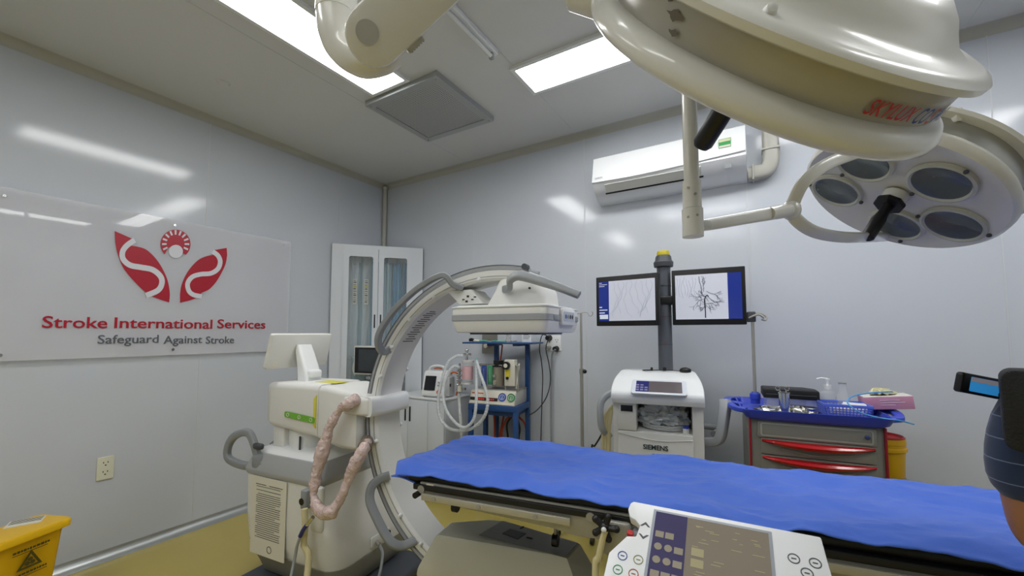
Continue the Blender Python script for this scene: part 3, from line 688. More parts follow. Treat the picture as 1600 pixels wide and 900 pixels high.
for x, y in ((wP-.065, -.075), (wP-.022, -.075), (wP-.042, -.105)): ringicon('round_key', x, y, .013, mat('icon_dark', '55585c', .4))
g = G(); 
for s_, y in ((1, -.075), (-1, -.10)):
    g.prism([(-.014, 0), (0, .014*s_), (.014, 0), (.008, 0), (0, .007*s_), (-.008, 0)], MP @ Matrix.Translation((.045, y, 0)), .001)
g.build('arrow_keys', MATS['icon_dark'], TCt, world=True)
for k, c in enumerate(('e3d334', '3a5fb0', 'e3d334', 'e8e8e8')):
    a0 = 90*k+45
    G().prism([(0, 0)]+[(.026*math.cos(R(a0+q)), .019*math.sin(R(a0+q))) for q in range(0, 91, 10)], MP @ Matrix.Translation((wP-.035, -.235, 0)), .0012).build('joystick_sector', mat('sector_'+c, c, .4), TCt, world=True)
G().b2((-.004, -.105, -.024), (.014, -.090, -.006), .004, M=MP).build('stop_button', RED, TCt, world=True)
# the panel's bracket
pb = PP(.26, -.16, -.035); 
G().tube([pb, pb+Vector((0, 0, -.06)), pb+Vector((-.01, .10, -.09)), pb+Vector((-.03, .27, -.075))], .022, 14).build('bracket_arm', GREYP, TCt, world=True)
rp = OT and world_of(OT, (1.19, .0, .796)); G().box(tuple(pb+Vector((-.03, .25, -.06))), (.08, .06, .07), .01, rz=R(9.5)).build('rail_clamp', DARKG, TCt, world=True)
G().box(tuple(PP(.11, -.17, -.055)), (.10, .07, .035), .008, rz=R(8)).build('junction_box', mat('alu_box', 'a3a39c', .4, .4), TCt, world=True)
G().tube([PP(.13, -.2, -.05), PP(.18, -.2, -.10), PP(.25, -.14, -.10), PP(.3, -.1, -.06)], .005, 8).build('panel_cable', MATS['grey_cable'], TCt, world=True)
# ------------------------------------------------------------------ surgical lamps
MC = Vector((.004, .969, 2.066)); MN = Vector((.596, -.565, .571)).normalized()
ML = thing('surgical_lamp', 'big cream ceiling surgical lamp head with silver band seen edge-on, upper right', 'surgical lamp', tuple(MC), 0)
DOME = mat('lamp_shell', 'dddcd4', .3, noise=.04, nscale=4, coat=.3)
def lz(prof, nm, m, **k): return G().lathe(prof, MC, MN, 96).build(nm, m, ML, world=True, **k)
lz([(0, .012), (.30, .010), (.328, .0), (.342, -.008), (.352, -.004), (.359, .004), (.361, .012), (.359, .022), (.350, .034), (.338, .040), (.325, .042), (.30, .042)], 'lower_rim', WARM)
BANDM = mat('silver_band', 'b0ada4', .28, .12, noise=.15, nscale=4)
lz([(.322, .034), (.326, .040), (.330, .105), (.326, .112)], 'silver_band', BANDM)
G().lathe([(.325, .100), (.358, .098), (.366, .101), (.368, .112), (.360, .119), (.345, .122), (.318, .124), (.296, .133), (.280, .148), (.264, .165), (.235, .185), (.17, .203), (.08, .212), (0, .214)], MC+Vector((-.014, -.007, .008)), MN, 96).build('upper_shell', DOME, ML, world=True)
lz([(0, .004), (.045, .004), (.045, -.03), (.03, -.035), (0, -.035)], 'handle_socket', WHITE)
hb = MC-MN*.03
G().lathe([(0, 0), (.022, 0), (.020, -.05), (.024, -.06), (.024, -.155), (.018, -.165), (0, -.165)], hb, MN, 24).build('handle', BLACK, ML, world=True)
# lens windows below
e1 = MN.orthogonal().normalized(); e2 = MN.cross(e1)
LENS = mat('lens_glass', '3e4a4c', .06, spec=.6, coat=.5)
for k in range(6):
    a = R(60*k+20); c = MC+(e1*math.cos(a)+e2*math.sin(a))*.2
    G().lathe([(0, .004), (.07, .004), (.078, .006), (.078, .02)], c, MN, 32).build('lens', LENS, ML, world=True)
# lettering wrapped on the band
def wrap_text(s, phi0, wid, h, z0, rad, m, nm, d=1):
    b = text_bm(s, h, wid, 0, .012, .25)
    for v in b.verts:
        a = phi0 + d*v.co.x/rad; p = MC + MN*(z0+v.co.y) + (E1*math.cos(a)+E2*math.sin(a))*(rad); v.co = p
    g = G(); g.bm.free(); g.bm = b; return g.build(nm, m, ML, world=True, fix=False)
# reference direction: towards the camera, in the disc plane
E1 = (CAMP-MC); E1 = (E1-MN*E1.dot(MN)).normalized(); E2 = MN.cross(E1)
wrap_text('SKYLUX', .555, .10, .022, .052, .3315, mat('print_red', 'b52a2c', .4), 'red_lettering')
wrap_text('CO', .875, .038, .024, .050, .3315, mat('print_blue', '2c4384', .4), 'blue_lettering')
wrap_text('S', 1.0, .018, .024, .050, .3315, MATS['print_red'], 'red_lettering')
wrap_text('MOS', 1.065, .062, .024, .050, .3315, MATS['print_blue'], 'blue_lettering')
# rust marks and screw on the shell
def on_lamp(nm, phi, z0, rad, pts, m):
    g = G(); b = bmesh.new(); b.faces.new([b.verts.new((x, y, 0)) for x, y in pts]); bmesh.ops.triangulate(b, faces=b.faces[:])
    for v in b.verts:
        a = phi+v.co.x/rad; v.co = MC+MN*(z0+v.co.y)+(E1*math.cos(a)+E2*math.sin(a))*rad
    g.bm.free(); g.bm = b; return g.build(nm, m, ML, world=True, fix=False)
SCUFF = mat('scuff', '6d675a', .6)
for ph, z0, s_ in ((-.43, .075, .011), (-.50, .09, .006), (-.40, .055, .007)):
    on_lamp('paint_chip', ph, z0, .3312, [(s_*(1+.45*math.sin(5*a+s_*999))*math.cos(a)*1.3, s_*(.7+.3*math.cos(4*a))*math.sin(a)*.8) for a in [k*math.pi/8 for k in range(16)]], SCUFF)
pS = MC+MN*.124+(E1*math.cos(-.05)+E2*math.sin(-.05))*.330
G().lathe([(0, .012), (.007, .010), (.010, 0)], pS, (E1+MN).normalized(), 16).build('shell_screw', CREAM, ML, world=True)
# hinge knuckle at the far left of the head and its swinging yoke out of view
kx = dep(930, 2, .96)
axk = (dep(955, 10, .96)-dep(900, -8, .98)).normalized()
G().cyl(kx-axk*.055, kx+axk*.035, .034, seg=32).cyl(kx-axk*.062, kx-axk*.052, .028, seg=32).build('hinge_knuckle', WARM, ML, world=True)
# spring arm: upright tube, elbow, long arm
pe = dep(560, 60, .86)
tb = dep(526, 18, .90)
up0 = Vector((tb.x, tb.y, ZC))
G().cyl(tb+Vector((0, 0, -.01)), up0, .043, seg=36).build('ceiling_tube', WARM, ML, world=True)
G().cyl(tb+Vector((0, 0, .045)), tb+Vector((0, 0, .14)), .049, seg=36).build('tube_collar', WARM, ML, world=True)
G().cyl(up0+Vector((0, 0, -.06)), up0, .11, .14, seg=36).build('ceiling_canopy', WARM, ML, world=True)
q0 = tb
G().tube([q0, dep(529, 52, .90), dep(541, 76, .90), dep(567, 92, .89), dep(595, 88, .88), dep(612, 78, .88)], lambda t_: .043-.008*t_, 20).build('elbow', WARM, ML, world=True)
# arm as a tapering slab, ending in a round joint cheek
far = dep(705, -60, .79)
ax_d = (far-dep(585, 60, .82)).normalized()
vn = (CAMP-dep(585, 60, .82)).normalized(); vn = (vn-ax_d*vn.dot(ax_d)).normalized(); sd = ax_d.cross(vn)
ctr = dep(584, 58, .81)
Marm = frameM(ctr, ax_d, vn.cross(ax_d))
poly = [(.052*math.cos(R(a)), .052*math.sin(R(a))) for a in range(90, 271, 12)] + [(.30, -.058), (.95, -.05), (.95, .05), (.30, .056)]
G().prism(poly, Marm @ Matrix.Translation((0, 0, -.035)), .07, .010).build('spring_arm', WARM, ML, world=True)
G().prism([(.021*math.cos(R(a)), .021*math.sin(R(a))) for a in range(0, 360, 12)], Marm @ Matrix.Translation((-.004, .012, .0345)), .003).build('joint_cap', mat('cap_grey', 'b4b4b2', .4), ML, world=True)
G().b2((.035, -.062, -.025), (.075, -.052, .025), .002, M=Marm).build('arm_type_label', mat('label_grey', 'a9a9a2', .5), ML, world=True)
g = G(); [g.b2((.040+.006*k, -.0632, -.02), (.043+.006*k, -.0612, .018), M=Marm) for k in range(6)]; g.build('label_print', INK, ML, world=True)
# the arm goes on, out of view, to a drop tube and the yoke of the big head
ea = Marm @ Vector((.93, 0, 0))
hc = kx-axk*.05
G().tube([ea, ea+ax_d*.06, Vector((hc.x, hc.y, ea.z+.02)), hc+Vector((0, 0, .12)), hc], .032, 18).build('drop_tube', WARM, ML, world=True)

SC_ = Vector((.382, 1.741, 1.937)); SN = Vector((.552, .265, .791)).normalized()
SL = thing('surgical_lamp', 'round five-lens surgical lamp head on a curved yoke, facing down toward the table', 'surgical lamp', tuple(SC_), 0)
def l2(prof, nm, m, c=SC_, seg=80): return G().lathe(prof, c, SN, seg).build(nm, m, SL, world=True)
l2([(0, .010), (.22, .008), (.245, .0), (.262, -.004), (.270, .004), (.273, .020), (.264, .034), (.262, .036)], 'lamp_face', WARM)
l2([(.258, .034), (.258, .085)], 'silver_band', mat('silver_band_clean', 'a8a79e', .25, .6))
l2([(.258, .083), (.280, .085), (.284, .095), (.270, .105), (.24, .12), (.20, .17), (.10, .19), (0, .192)], 'upper_shell', DOME)
f1 = (CAMP-SC_); f1 = (f1-SN*f1.dot(SN)).normalized(); f2 = SN.cross(f1)
def disc_pt(px, py, off=0):
    d = ray(px, py); t_ = (SC_+SN*off-CAMP).dot(SN)/d.dot(SN); return CAMP+d*t_
for k, (px, py) in enumerate(((1349, 257), (1306, 299), (1399, 352), (1469, 287), (1488, 352))):
    c = disc_pt(px, py, .0)
    bez = G().lathe([(.064, .004), (.073, -.006), (.080, -.003), (.082, .006)], c, SN, 40).build('lens_ring', mat('lens_ring_plastic', 'd8d8c8', .15, alpha=.75), SL, world=True)
    G().lathe([(0, .002), (.062, .002), (.070, -.001)], c, SN, 40).build('lens_reflector', mat('reflector', '3c4746', .15, .5, noise=.5, nscale=14), SL, world=True)
    G().lathe([(0, -.010), (.04, -.009), (.068, -.002)], c, SN, 40).build('lens_cover', GLASS, SL, world=True)
    for a in (.6, 3.6):
        p = c+(f1*math.cos(a+k)+f2*math.sin(a+k))*.085; G().sph(p-SN*.005, .0065, seg=10).build('lens_clip', DARKG, SL, world=True)
l2([(0, -.030), (.034, -.030), (.036, .004)], 'handle_socket', WARM)
l2([(0, -.040), (.040, -.040), (.042, -.034), (.040, -.026), (0, -.026)], 'handle_guard', BLACK, seg=8)
hd_ = (disc_pt(1360, 366, -.12)-SC_).normalized()
hs0 = SC_-SN*.038; hdir = (dep(1361, 362, (disc_pt(1361, 362, -.14)-CAMP).dot(_f))-hs0).normalized()
G().lathe([(0, 0), (.016, 0), (.015, .03), (.020, .06), (.019, .125), (.014, .13), (0, .13)], hs0, hdir, 20).build('handle', BLACK, SL, world=True)
# upright pole
pp = dep(1083, 372, 1.05); ptop = Vector((pp.x, pp.y, ZC))
PZ = lambda py: on_y(pp.y, 1083, py).z
G().cyl((pp.x, pp.y, PZ(286)), (pp.x, pp.y, ZC), .0185, seg=32).build('pole', WARM, SL, world=True)
G().cyl((pp.x, pp.y, PZ(326)), (pp.x, pp.y, PZ(284)), .0225, seg=32).build('pole_sleeve', WARM, SL, world=True)
G().cyl((pp.x, pp.y, PZ(370)), (pp.x, pp.y, PZ(327)), .0255, seg=32).build('swivel_block', WARM, SL, world=True)
G().cyl((pp.x, pp.y, ZC-.05), (pp.x, pp.y, ZC), .08, .11, seg=32).build('ceiling_canopy', WARM, SL, world=True)
for px, py in ((1087, 302), (1072, 291), (1089, 336), (1073, 338)):
    p = dep(px, py, 1.03); d = Vector((p.x-pp.x, p.y-pp.y, 0)).normalized()
    q = Vector((pp.x, pp.y, p.z))+d*.0235; G().cyl(q-d*.006, q+d*.002, .0035, seg=10).build('set_screw', STEEL, SL, world=True)
# arm from the swivel to the yoke
ya = dep(1099, 352, 1.06); yb = dep(1236, 328, 1.20)
G().tube([Vector((pp.x, pp.y, ya.z)), ya, ya.lerp(yb, .5), yb], lambda t_: .011+.007*t_, 16, sq=(1.1, .7, .7)).build('yoke_arm', WARM, SL, world=True)
G().cyl(ya.lerp(yb, .72), yb, .019, .021, seg=24).build('arm_sleeve', WARM, SL, world=True)
G().cyl(Vector((pp.x, pp.y, ya.z)), ya+(yb-ya)*.04, .0135, seg=20).build('arm_pivot', CLEAR, SL, world=True)
G().sph(yb, .026, (1, 1, 1.15)).build('yoke_joint', WARM, SL, world=True)
# half-ring yoke: starts at the joint, one branch over the top and one under
rimA = disc_pt(1345, 232, .06); rimB = disc_pt(1385, 372, .05)
ycv = [disc_pt(1500, 178, .09), dep(1400, 218, 1.27), dep(1335, 240, 1.20), dep(1290, 258, 1.17), dep(1256, 285, 1.17), dep(1240, 315, 1.19), yb, dep(1246, 345, 1.20), dep(1272, 362, 1.22), dep(1310, 370, 1.25), dep(1350, 371, 1.31), disc_pt(1395, 370, .06)]
G().tube(ycv, .0135, 16, sq=(1.3, .55, .6)).build('yoke', WARM, SL, world=True)

# ------------------------------------------------------------------ air conditioner and its duct
AC = thing('air_conditioner', 'white split air conditioner mounted high on the back wall', 'air conditioner', (-.62, YB, 2.60), 0)
def aq(px, py): return on_y(YB-.2, px, py)
x0, x1 = on_y(YB-.13, 931, 260).x, on_y(YB-.13, 1166, 240).x
zt, zb = on_y(YB-.02, 1160, 202).z-.01, 2.585
zt = 2.93
prof = [(YB, zt), (YB-.14, zt), (YB-.185, zt-.02), (YB-.215, zt-.17), (YB-.225, zt-.235), (YB-.19, zt-.275), (YB-.10, zt-.345), (YB, zt-.36)]
g = G(); g.loft([[(x, y, z) for y, z in prof] for x in (x0, x0+.004, x1-.004, x1)]); ac = g.build('casing', mat('ac_white', 'eef0f1', .22, coat=.3), AC, world=True)
# front cover with its curved lower edge
g = G(); n = 24; rr = []
for k in range(n+1):
    x = x0+.002+(x1-x0-.004)*k/n; dz = .235 - .03*(abs(k/n-.3)*1.4)**1.5
    rr.append([(x, YB-.155, zt+.002), (x, YB-.189, zt-.018), (x, YB-.222, zt-.17), (x, YB-.2355, zt-dz), (x, YB-.228, zt-dz-.006), (x, YB-.15, zt-.10)])
g.loft(rr); g.build('front_cover', MATS['ac_white'], AC, world=True)
g = G(); g.loft([[(x, y, z) for y, z in ((YB-.214, zt-.252), (YB-.155, zt-.302), (YB-.160, zt-.308), (YB-.219, zt-.258))] for x in (x0+.10, x1-.28)]); g.build('louvre', mat('louvre_grey', 'd4d4cc', .4), AC, world=True)
g = G(); g.loft([[(x, y, z) for y, z in ((YB-.162, zt-.3045), (YB-.152, zt-.312), (YB-.154, zt-.315), (YB-.165, zt-.3075))] for x in (x0+.09, x1-.27)]); g.build('air_slot', BLACK, AC, world=True)
def ac_label(nm, xx, w_, zc, h_, m, off=.0025):
    yy = YB-.189-(.222-.189)*((zt-.018-zc)/(.152))
    return G().box((xx, yy-off, zc), (w_, .002, h_), M=None).build(nm, m, AC, world=True)
el = ac_label('energy_label', x1-.125, .075, zt-.135, .085, mat('label_green', '2f9a4e', .5), .004)
G().box((x1-.125, YB-.2205, zt-.105), (.07, .002, .018)).build('label_header', mat('label_cream', 'cfd2a6', .5), el, world=True)
G().box((x1-.125, YB-.2225, zt-.147), (.07, .002, .014)).build('label_lines', PAPER, el, world=True)
text('maker_name', 'DAIKIN', frameM((x0+.03, YB-.2375, zt-.205), (1, 0, 0), (0, -.06, 1)), .012, DARKG, AC, width=.06, world=True)
G().box((x1-.11, YB-.2, zt-.285), (.04, .004, .025)).build('display_window', GREYP, AC, world=True)
DU = thing('pipe_duct', 'cream pipe duct running down from the ceiling to the air conditioner', 'duct', (x1+.2, YB, 2.62), 0)
xd = on_y(YB-.04, 1204, 230).x; zd = on_y(YB-.04, 1180, 271).z
G().tube([(xd, YB-.042, ZC), (xd, YB-.042, zd+.30), (xd, YB-.042, zd+.10), (xd-.012, YB-.042, zd+.035), (xd-.04, YB-.042, zd+.006), (xd-.10, YB-.042, zd), (x1+.005, YB-.042, zd)], .05, 20, sq=(.8, 1, .6), up=(0, 1, 0), smooth=8).build('duct_run', PVC, DU, world=True)
for z in (zd+.14,): G().b2((xd-.055, YB-.088, z), (xd+.055, YB, z+.012), .003).build('duct_coupling', PVC, DU, world=True)
G().b2((x1+.03, YB-.088, zd-.054), (x1+.042, YB, zd+.054), .003).build('duct_coupling', PVC, DU, world=True)

# ------------------------------------------------------------------ corner cabinet with glass doors
cl = Vector((XL+.02, 2.64, 0)); cr = Vector((-3.15, YB-.02, 0)); cu = (cr-cl).normalized(); cw = (cr-cl).length; ca = math.atan2(cu.y, cu.x)
CC = thing('gown_cabinet', 'tall white corner cabinet with two glass doors holding lead aprons and bagged catheters', 'cabinet', tuple(cl), ca)
CABW = mat('cabinet_white', 'd6dbe0', .3)
CH = 2.42
g = G()
def tri(zz0, zz1): g.loft([[(0, 0, z), (cw, 0, z), (cw-.02, .05, z), (cw/2, cw/2-.06, z), (.02, .05, z)] for z in (zz0, zz1)])
tri(0, .06); tri(CH-.03, CH)
g.b2((0, -.02, 0), (.115, .0, CH)); g.b2((cw-.115, -.02, 0), (cw, 0, CH)); g.b2((.115, -.02, CH-.04), (cw-.115, 0, CH)); g.b2((.115, -.02, 0), (cw-.115, 0, .08))
g.build('carcass', CABW, CC)
g = G(); g.loft([[(.02, .04, z), (cw/2, cw/2-.05, z), (cw/2, cw/2-.035, z), (.0, .05, z)] for z in (.06, CH-.03)]); g.loft([[(cw-.02, .04, z), (cw/2, cw/2-.05, z), (cw/2, cw/2-.035, z), (cw, .05, z)] for z in (.06, CH-.03)])
g.build('back_panels', mat('cabinet_inside', 'dfe6e8', .5), CC)
for x0_, x1_, hx in ((.115, cw/2-.002, cw/2-.03), (cw/2+.002, cw-.115, cw/2+.03)):
    w_ = x1_-x0_; h_ = CH-.12; M = frameM(((x0_+x1_)/2, -.02, .08+h_/2), (1, 0, 0), (0, 0, 1))
    g = G(); frame_prism(g, M, w_, h_, w_-.105, h_-.17, .022, icy=.0)
    d = g.build('cabinet_door', CABW, CC)
    G().prism(rrect(w_-.095, h_-.16, .02), M @ Matrix.Translation((0, 0, .008)), .004).build('door_glass', GLASS, d)
    G().b2((hx-.007, -.045, 1.55), (hx+.007, -.035, 1.69), .003).build('door_handle', BLACK, d)
G().b2((.13, .01, 1.22), (cw-.13, .10, 1.235)).build('glass_shelf', GLASS, CC)
G().cyl((.08, .09, CH-.10), (cw-.08, .09, CH-.10), .008).build('hanging_rail', STEEL, CC)
cwp = lambda x, y, z: tuple(world_of(CC, (x, y, z)))
bagm = mat('bag_film', 'd5dcdf', .2, alpha=.5)
for x, lb in ((.22, 'long clear bagged catheter with printed strip, leftmost in the cabinet'), (.335, 'long clear bagged catheter with printed strip, beside the cabinet middle')):
    b = thing('catheter_bag', lb, 'medical bag', cwp(x, .075, 1.25), ca, 'bagged catheters in the glass cabinet')
    g = G(); g.grid(lambda a, c: (-.035+.07*a+.004*math.sin(c*14), .006*math.sin(a*6+c*9), 1.05*(1-c)), 8, 40); g.build('bag', bagm, b, fix=False)
    g = G(); g.b2((-.018, -.012, .55), (.022, -.0085, .82)); g.build('printed_strip', PAPER, b)
    g = G(); zq = .57
    for k in range(11): g.b2((-.012, -.0145, zq), (.012+.004*(k % 2), -.012, zq+.007+.006*(k % 3 == 0))); zq += .023
    g.build('print_lines', INK, b)
    G().b2((-.017, -.0146, .735), (.021, -.012, .75)).build('yellow_strip', MATS['sticker_yellow'], b)
    G().b2((-.02, -.01, .97), (.02, .004, 1.06), .003).build('hook_tab', GREYP, b)
def gown(x, wd, c, lb, z0=.35, y=.075):
    b = thing('lead_apron', lb, 'apron', cwp(x, y, z0), ca, 'aprons hanging in the glass cabinet')
    H_ = CH-.16-z0
    g = G(); g.grid(lambda a, q: (-wd/2+wd*a*(1-.25*max(0, q-.9)*10*.1), .018*math.sin(a*13+q*3)+.008*math.sin(a*31), H_*q), 28, 24)
    o = g.build('cloth', c, b, fix=False, ang=180); o.modifiers.new('s', 'SOLIDIFY').thickness = .006
    G().tube([(0, 0, H_-.01), (0, .01, H_+.03), (0, .018, H_+.065), (0, .005, H_+.075), (0, -.005, H_+.055)], .004, 8).build('hanger_hook', STEEL, b)
AP1 = mat('apron_pale', 'a9c3cc', .55); AP2 = mat('apron_blue', '5f9cbd', .5); AP3 = mat('apron_teal', '3f86ad', .5)
gown(.42, .07, AP2, 'narrow blue apron between the bagged catheters and the cabinet middle')
gown(.28, .22, AP1, 'pale blue apron hanging behind the two bagged catheters', y=.17)
gown(.545, .08, AP1, 'pale blue apron, first in the right-hand glass door', y=.09)
gown(.65, .09, AP2, 'light blue apron in the middle of the right-hand glass door', y=.10)
gown(.76, .10, AP3, 'deeper blue apron at the right edge of the right-hand glass door', y=.06)

# ------------------------------------------------------------------ white low cabinet and what stands on it
LC = thing('low_cabinet', 'white low cupboard with black handles against the back wall behind the C-arm', 'cabinet', (-2.80, 3.12, 0), 0)
LZ = .895
G().b2((-.32, -.20, .05), (.33, .20, LZ-.02), .004).build('body', CABW, LC)
G().b2((-.325, -.215, LZ-.02), (.335, .205, LZ), .004).build('worktop', WHITE, LC)
G().b2((-.31, -.17, 0), (.32, .19, .05)).build('plinth', GREYP, LC)
for a, b, hx in ((-.318, -.125, -.15), (-.121, .13, -.09), (.134, .328, .30)):
    d = G().b2((a, -.218, .06), (b, -.20, LZ-.03), .003).build('cabinet_door', CABW, LC)
    if hx < .2: G().b2((hx-.008, -.226, .66), (hx+.008, -.217, .80), .003).build('door_handle', BLACK, d)
# patient monitor
p = on_y(3.0, 680, 612)
PM_ = thing('patient_monitor', 'white portable patient monitor with black screen and orange knob on the white cupboard', 'monitor', (p.x, 3.03, LZ), R(12))
g = G(); side = [(-.06, 0), (-.10, .02), (-.085, .08), (-.045, .225), (-.02, .245), (.06, .245), (.075, .22), (.085, .02), (.07, 0)]
MS = Matrix(((0, 0, 1, -.12), (1, 0, 0, 0), (0, 1, 0, 0), (0, 0, 0, 1)))
g.prism(side, MS, .24, .012); g.build('case', WHITE, PM_)
Mf = frameM((0, -.095+.028, .035), (1, 0, 0), (0, .25, 1))
G().prism(rrect(.115, .135, .004, 3, -.035, .11), frameM((0, -.101, .026), (1, 0, 0), (0, .268, 1)), .004).build('screen', SCREENOFF, PM_)
MK = frameM((0, -.101, .026), (1, 0, 0), (0, .268, 1))
for k in range(4): G().prism(rrect(.018, .014, .004, 3, .055+.028*(k % 2), .09+.028*(k//2)), MK, .007).build('button', GREYP, PM_)
G().lathe([(0, .02), (.018, .018), (.02, 0)], MK @ Vector((.07, .028, .002)), MK.to_3x3() @ Vector((0, 0, 1)), 20).build('knob', ORANGE, PM_)
G().tube([(-.09, -.0, .235), (-.07, 0, .275), (0, 0, .29), (.07, 0, .275), (.09, 0, .235)], .012, 12).build('carry_handle', WHITE, PM_)
G().tube([(-.04, .01, .262), (0, .01, .268), (.04, .01, .262)], .007, 10).build('alarm_lamp', ORANGE, PM_)
G().b2((.115, -.05, .01), (.155, .06, .19), .01).build('module_rack', mat('module_grey', 'b9bcbc', .4), PM_)
G().b2((.153, -.045, .10), (.157, -.02, .13)).build('module_socket', BLACK, PM_)
G().tube([(.10, .05, .2), (.15, .04, .23), (.19, .06, .20), (.18, .08, .10), (.16, .09, .006)], .008, 10).build('sensor_lead', ORANGE, PM_)
# small ventilator style monitor on a stand
a, b, c = on_y(2.80, 560, 540), on_y(2.80, 610, 541), on_y(2.80, 561, 584)
mw = (b-a).x; mh = (a-c).z
BM = thing('bedside_monitor', 'small white framed monitor on a wheeled post in front of the glass cabinet', 'monitor', ((a.x+b.x)/2, 2.82, 0), R(10))
zc_ = (a.z+c.z)/2
G().box((0, 0, zc_), (mw, .09, mh), .01).build('case', CREAM, BM)
G().box((-.0, -.046, zc_+.0), (mw-.035, .004, mh-.03), .002).build('bezel', BLACK, BM)
G().box((.012, -.049, zc_), (mw-.11, .003, mh-.07), .001).build('screen', mat('crt_glass', '3f4448', .1), BM)
G().box((0, .0, zc_-mh/2-.03), (.13, .12, .03), .006).build('tilt_mount', GREYP, BM)
G().cyl((0, .02, .02), (0, .02, zc_-mh/2-.02), .018).build('post', STEEL, BM)
G().box((0, .0, .06), (.30, .30, .04), .015).build('base', CREAM, BM)
for sx in (-.11, .11):
    for sy in (-.11, .11): G().cyl((sx-.012, sy, .025), (sx+.012, sy, .025), .025).build('castor', BLACK, BM)
G().tube([(-mw/2-.00, .03, zc_), (-mw/2-.04, .02, zc_-.02), (-mw/2-.045, .0, zc_-.09), (-mw/2-.02, .0, zc_-.16)], .006, 8).build('cable', PAPER, BM)
# ------------------------------------------------------------------ anaesthesia machine on its blue trolley
N = on_z(.892, 808, 636)
AM = thing('anaesthesia_machine', 'anaesthesia machine with clear hoses and gauges on a blue steel trolley', 'anaesthesia machine', (N.x, N.y, 0), R(9))
def am(px, py, ly=0): return onv(AM, ly, px, py)
AW, AD = .455, .33       # trolley spans x -AW..0, y 0..AD
def leg(x, y, z0, z1, s_=.038): return G().box((x, y, (z0+z1)/2), (s_, s_, z1-z0), .003).build('leg', BLUEF, AM)
for x, y in ((-.02, .02), (-AW+.02, .02)): leg(x, y, .06, .85)
zs = am(780, 537, .15).z
for x, y in ((-.02, AD-.02), (-AW+.13, AD-.02)): leg(x, y, .06 if x > -.1 else .06, zs)
leg(-AW+.02, AD-.02, .06, .85)
G().b2((-AW, 0, .842), (0, AD, .892), .004).build('platform', BLUEF, AM)
G().b2((-AW+.03, .04, .80), (-.03, AD-.04, .842), .002).build('apron_beam', BLUEF, AM)
a, b = am(725, 537, .12), am(836, 541, .12)
G().b2((a.x+.02, .05, zs), (b.x, AD+.02, zs+.014), .003).build('top_shelf', BLUEF, AM)
for x in (-.06, -AW+.15): G().b2((x-.03, .12, zs-.02), (x+.03, AD, zs), .003).build('shelf_bracket', BLUEF, AM)
G().b2((-AW+.02, .02, .20), (-.02, AD-.02, .22), .002).build('lower_shelf', BLUEF, AM)
for x in (-.03, -AW+.03):
    for y in (.03, AD-.03): G().cyl((x-.012, y, .03), (x+.012, y, .03), .03).build('castor', BLACK, AM)
# ventilator box with slanted front
vb = [(.0, .86), (.015, .86), (.33, .86), (.33, .975), (.05, .975)]
MX = Matrix(((0, 0, 1, -AW+.005), (1, 0, 0, 0), (0, 1, 0, 0), (0, 0, 0, 1)))
hx = AW-.03
v = G().prism([(.005, .893), (.30, .893), (.30, 1.011), (.045, 1.011)], MX, hx, .004).build('ventilator_case', mat('vent_case', 'b9b9b2', .35), AM)
MV = frameM((-AW+.005+hx/2, .0245, .952), (1, 0, 0), (0, .339, 1))
G().prism(rrect(hx-.012, .112, .004), MV, .003).build('front_plate', mat('vent_face', 'd6d2c2', .4), v)
G().prism(rrect(.26, .028, .002, 2, -.075, -.018), MV, .0045).build('display_strip', BLACK, v)
G().prism(rrect(.11, .008, .001, 2, -.14, .03), MV, .0042).build('red_print', mat('print_red', 'b52a2c', .4), v)
g = G()
for k in range(8): g.prism(rrect(.012, .012, .001, 2, -.13+.018*k+(.02 if k > 3 else 0), -.018), MV, .006)
g.build('display_digits', mat('led_red', 'd8322a', .4, emit=.3), v)
for x, c in ((.095, 'gauge_blue'), (.175, 'gauge_green')):
    q = G().lathe([(0, .003), (.030, .003), (.034, .010), (.036, .0)], MV @ Vector((x, .006, .002)), MV.to_3x3() @ Vector((0, 0, 1)), 28).build('gauge', mat(c, '3f62b8' if 'blue' in c else '4f9a68', .3), v)
    g = G(); g.lathe([(.020, .009), (.023, .009), (.023, .0115), (.020, .0115), (.020, .009)], MV @ Vector((x, .006, 0)), MV.to_3x3() @ Vector((0, 0, 1)), 24); g.prism([(-.003, -.016), (.003, -.016), (.001, .018)], MV @ Matrix.Translation((x, .006, .007)), .004)
    g.build('dial_face', PAPER, q)
# gas block above: glass case, flow tubes, vaporizers
G().b2((-.30, .05, 1.011), (-.02, .30, 1.018)).build('gas_tray', STEEL, AM)
for x in (-.30, -.13, -.015): G().cyl((x, .06, 1.01), (x, .06, 1.225), .006).build('upright_rod', STEEL, AM)
G().cyl((-.42, .07, 1.22), (-.01, .07, 1.22), .010).build('cross_bar', CHROME, AM)
a, b = am(750, 572, .05), am(760, 603, .05)
G().b2((a.x+.012, .05, b.z), (b.x-.004, .075, a.z), .004).build('flow_tube', mat('flow_blue', '35509a', .3), AM)
a, b = am(762, 571, .05), am(769, 601, .05)
G().b2((a.x, .05, b.z), (b.x, .075, a.z), .004).build('flow_tube', mat('flow_green', '3f8f66', .3), AM)
for i, (px) in enumerate((755, 765)):
    g = G(); c = am(px, 586, .045)
    for k in range(9): g.box((c.x, .0485, c.z-.05+.0125*k), (.014, .002, .0022))
    g.build('flow_scale', PAPER, AM)
a, b = am(767, 573, .06), am(785, 604, .06); r_ = (b.x-a.x)/2
vp = G().cyl(((a.x+b.x)/2, .10, b.z), ((a.x+b.x)/2, .10, a.z), r_, seg=32).build('vaporizer', mat('vaporizer_metal', 'a8a08c', .3, .7), AM)
vx = (a.x+b.x)/2; zt_ = a.z
G().cyl((vx, .10, zt_), (vx, .10, zt_+.052), r_*.82, seg=28).cyl((vx, .10, zt_), (vx, .10, zt_+.012), r_*1.08, seg=28).build('control_dial', BLACK, vp)
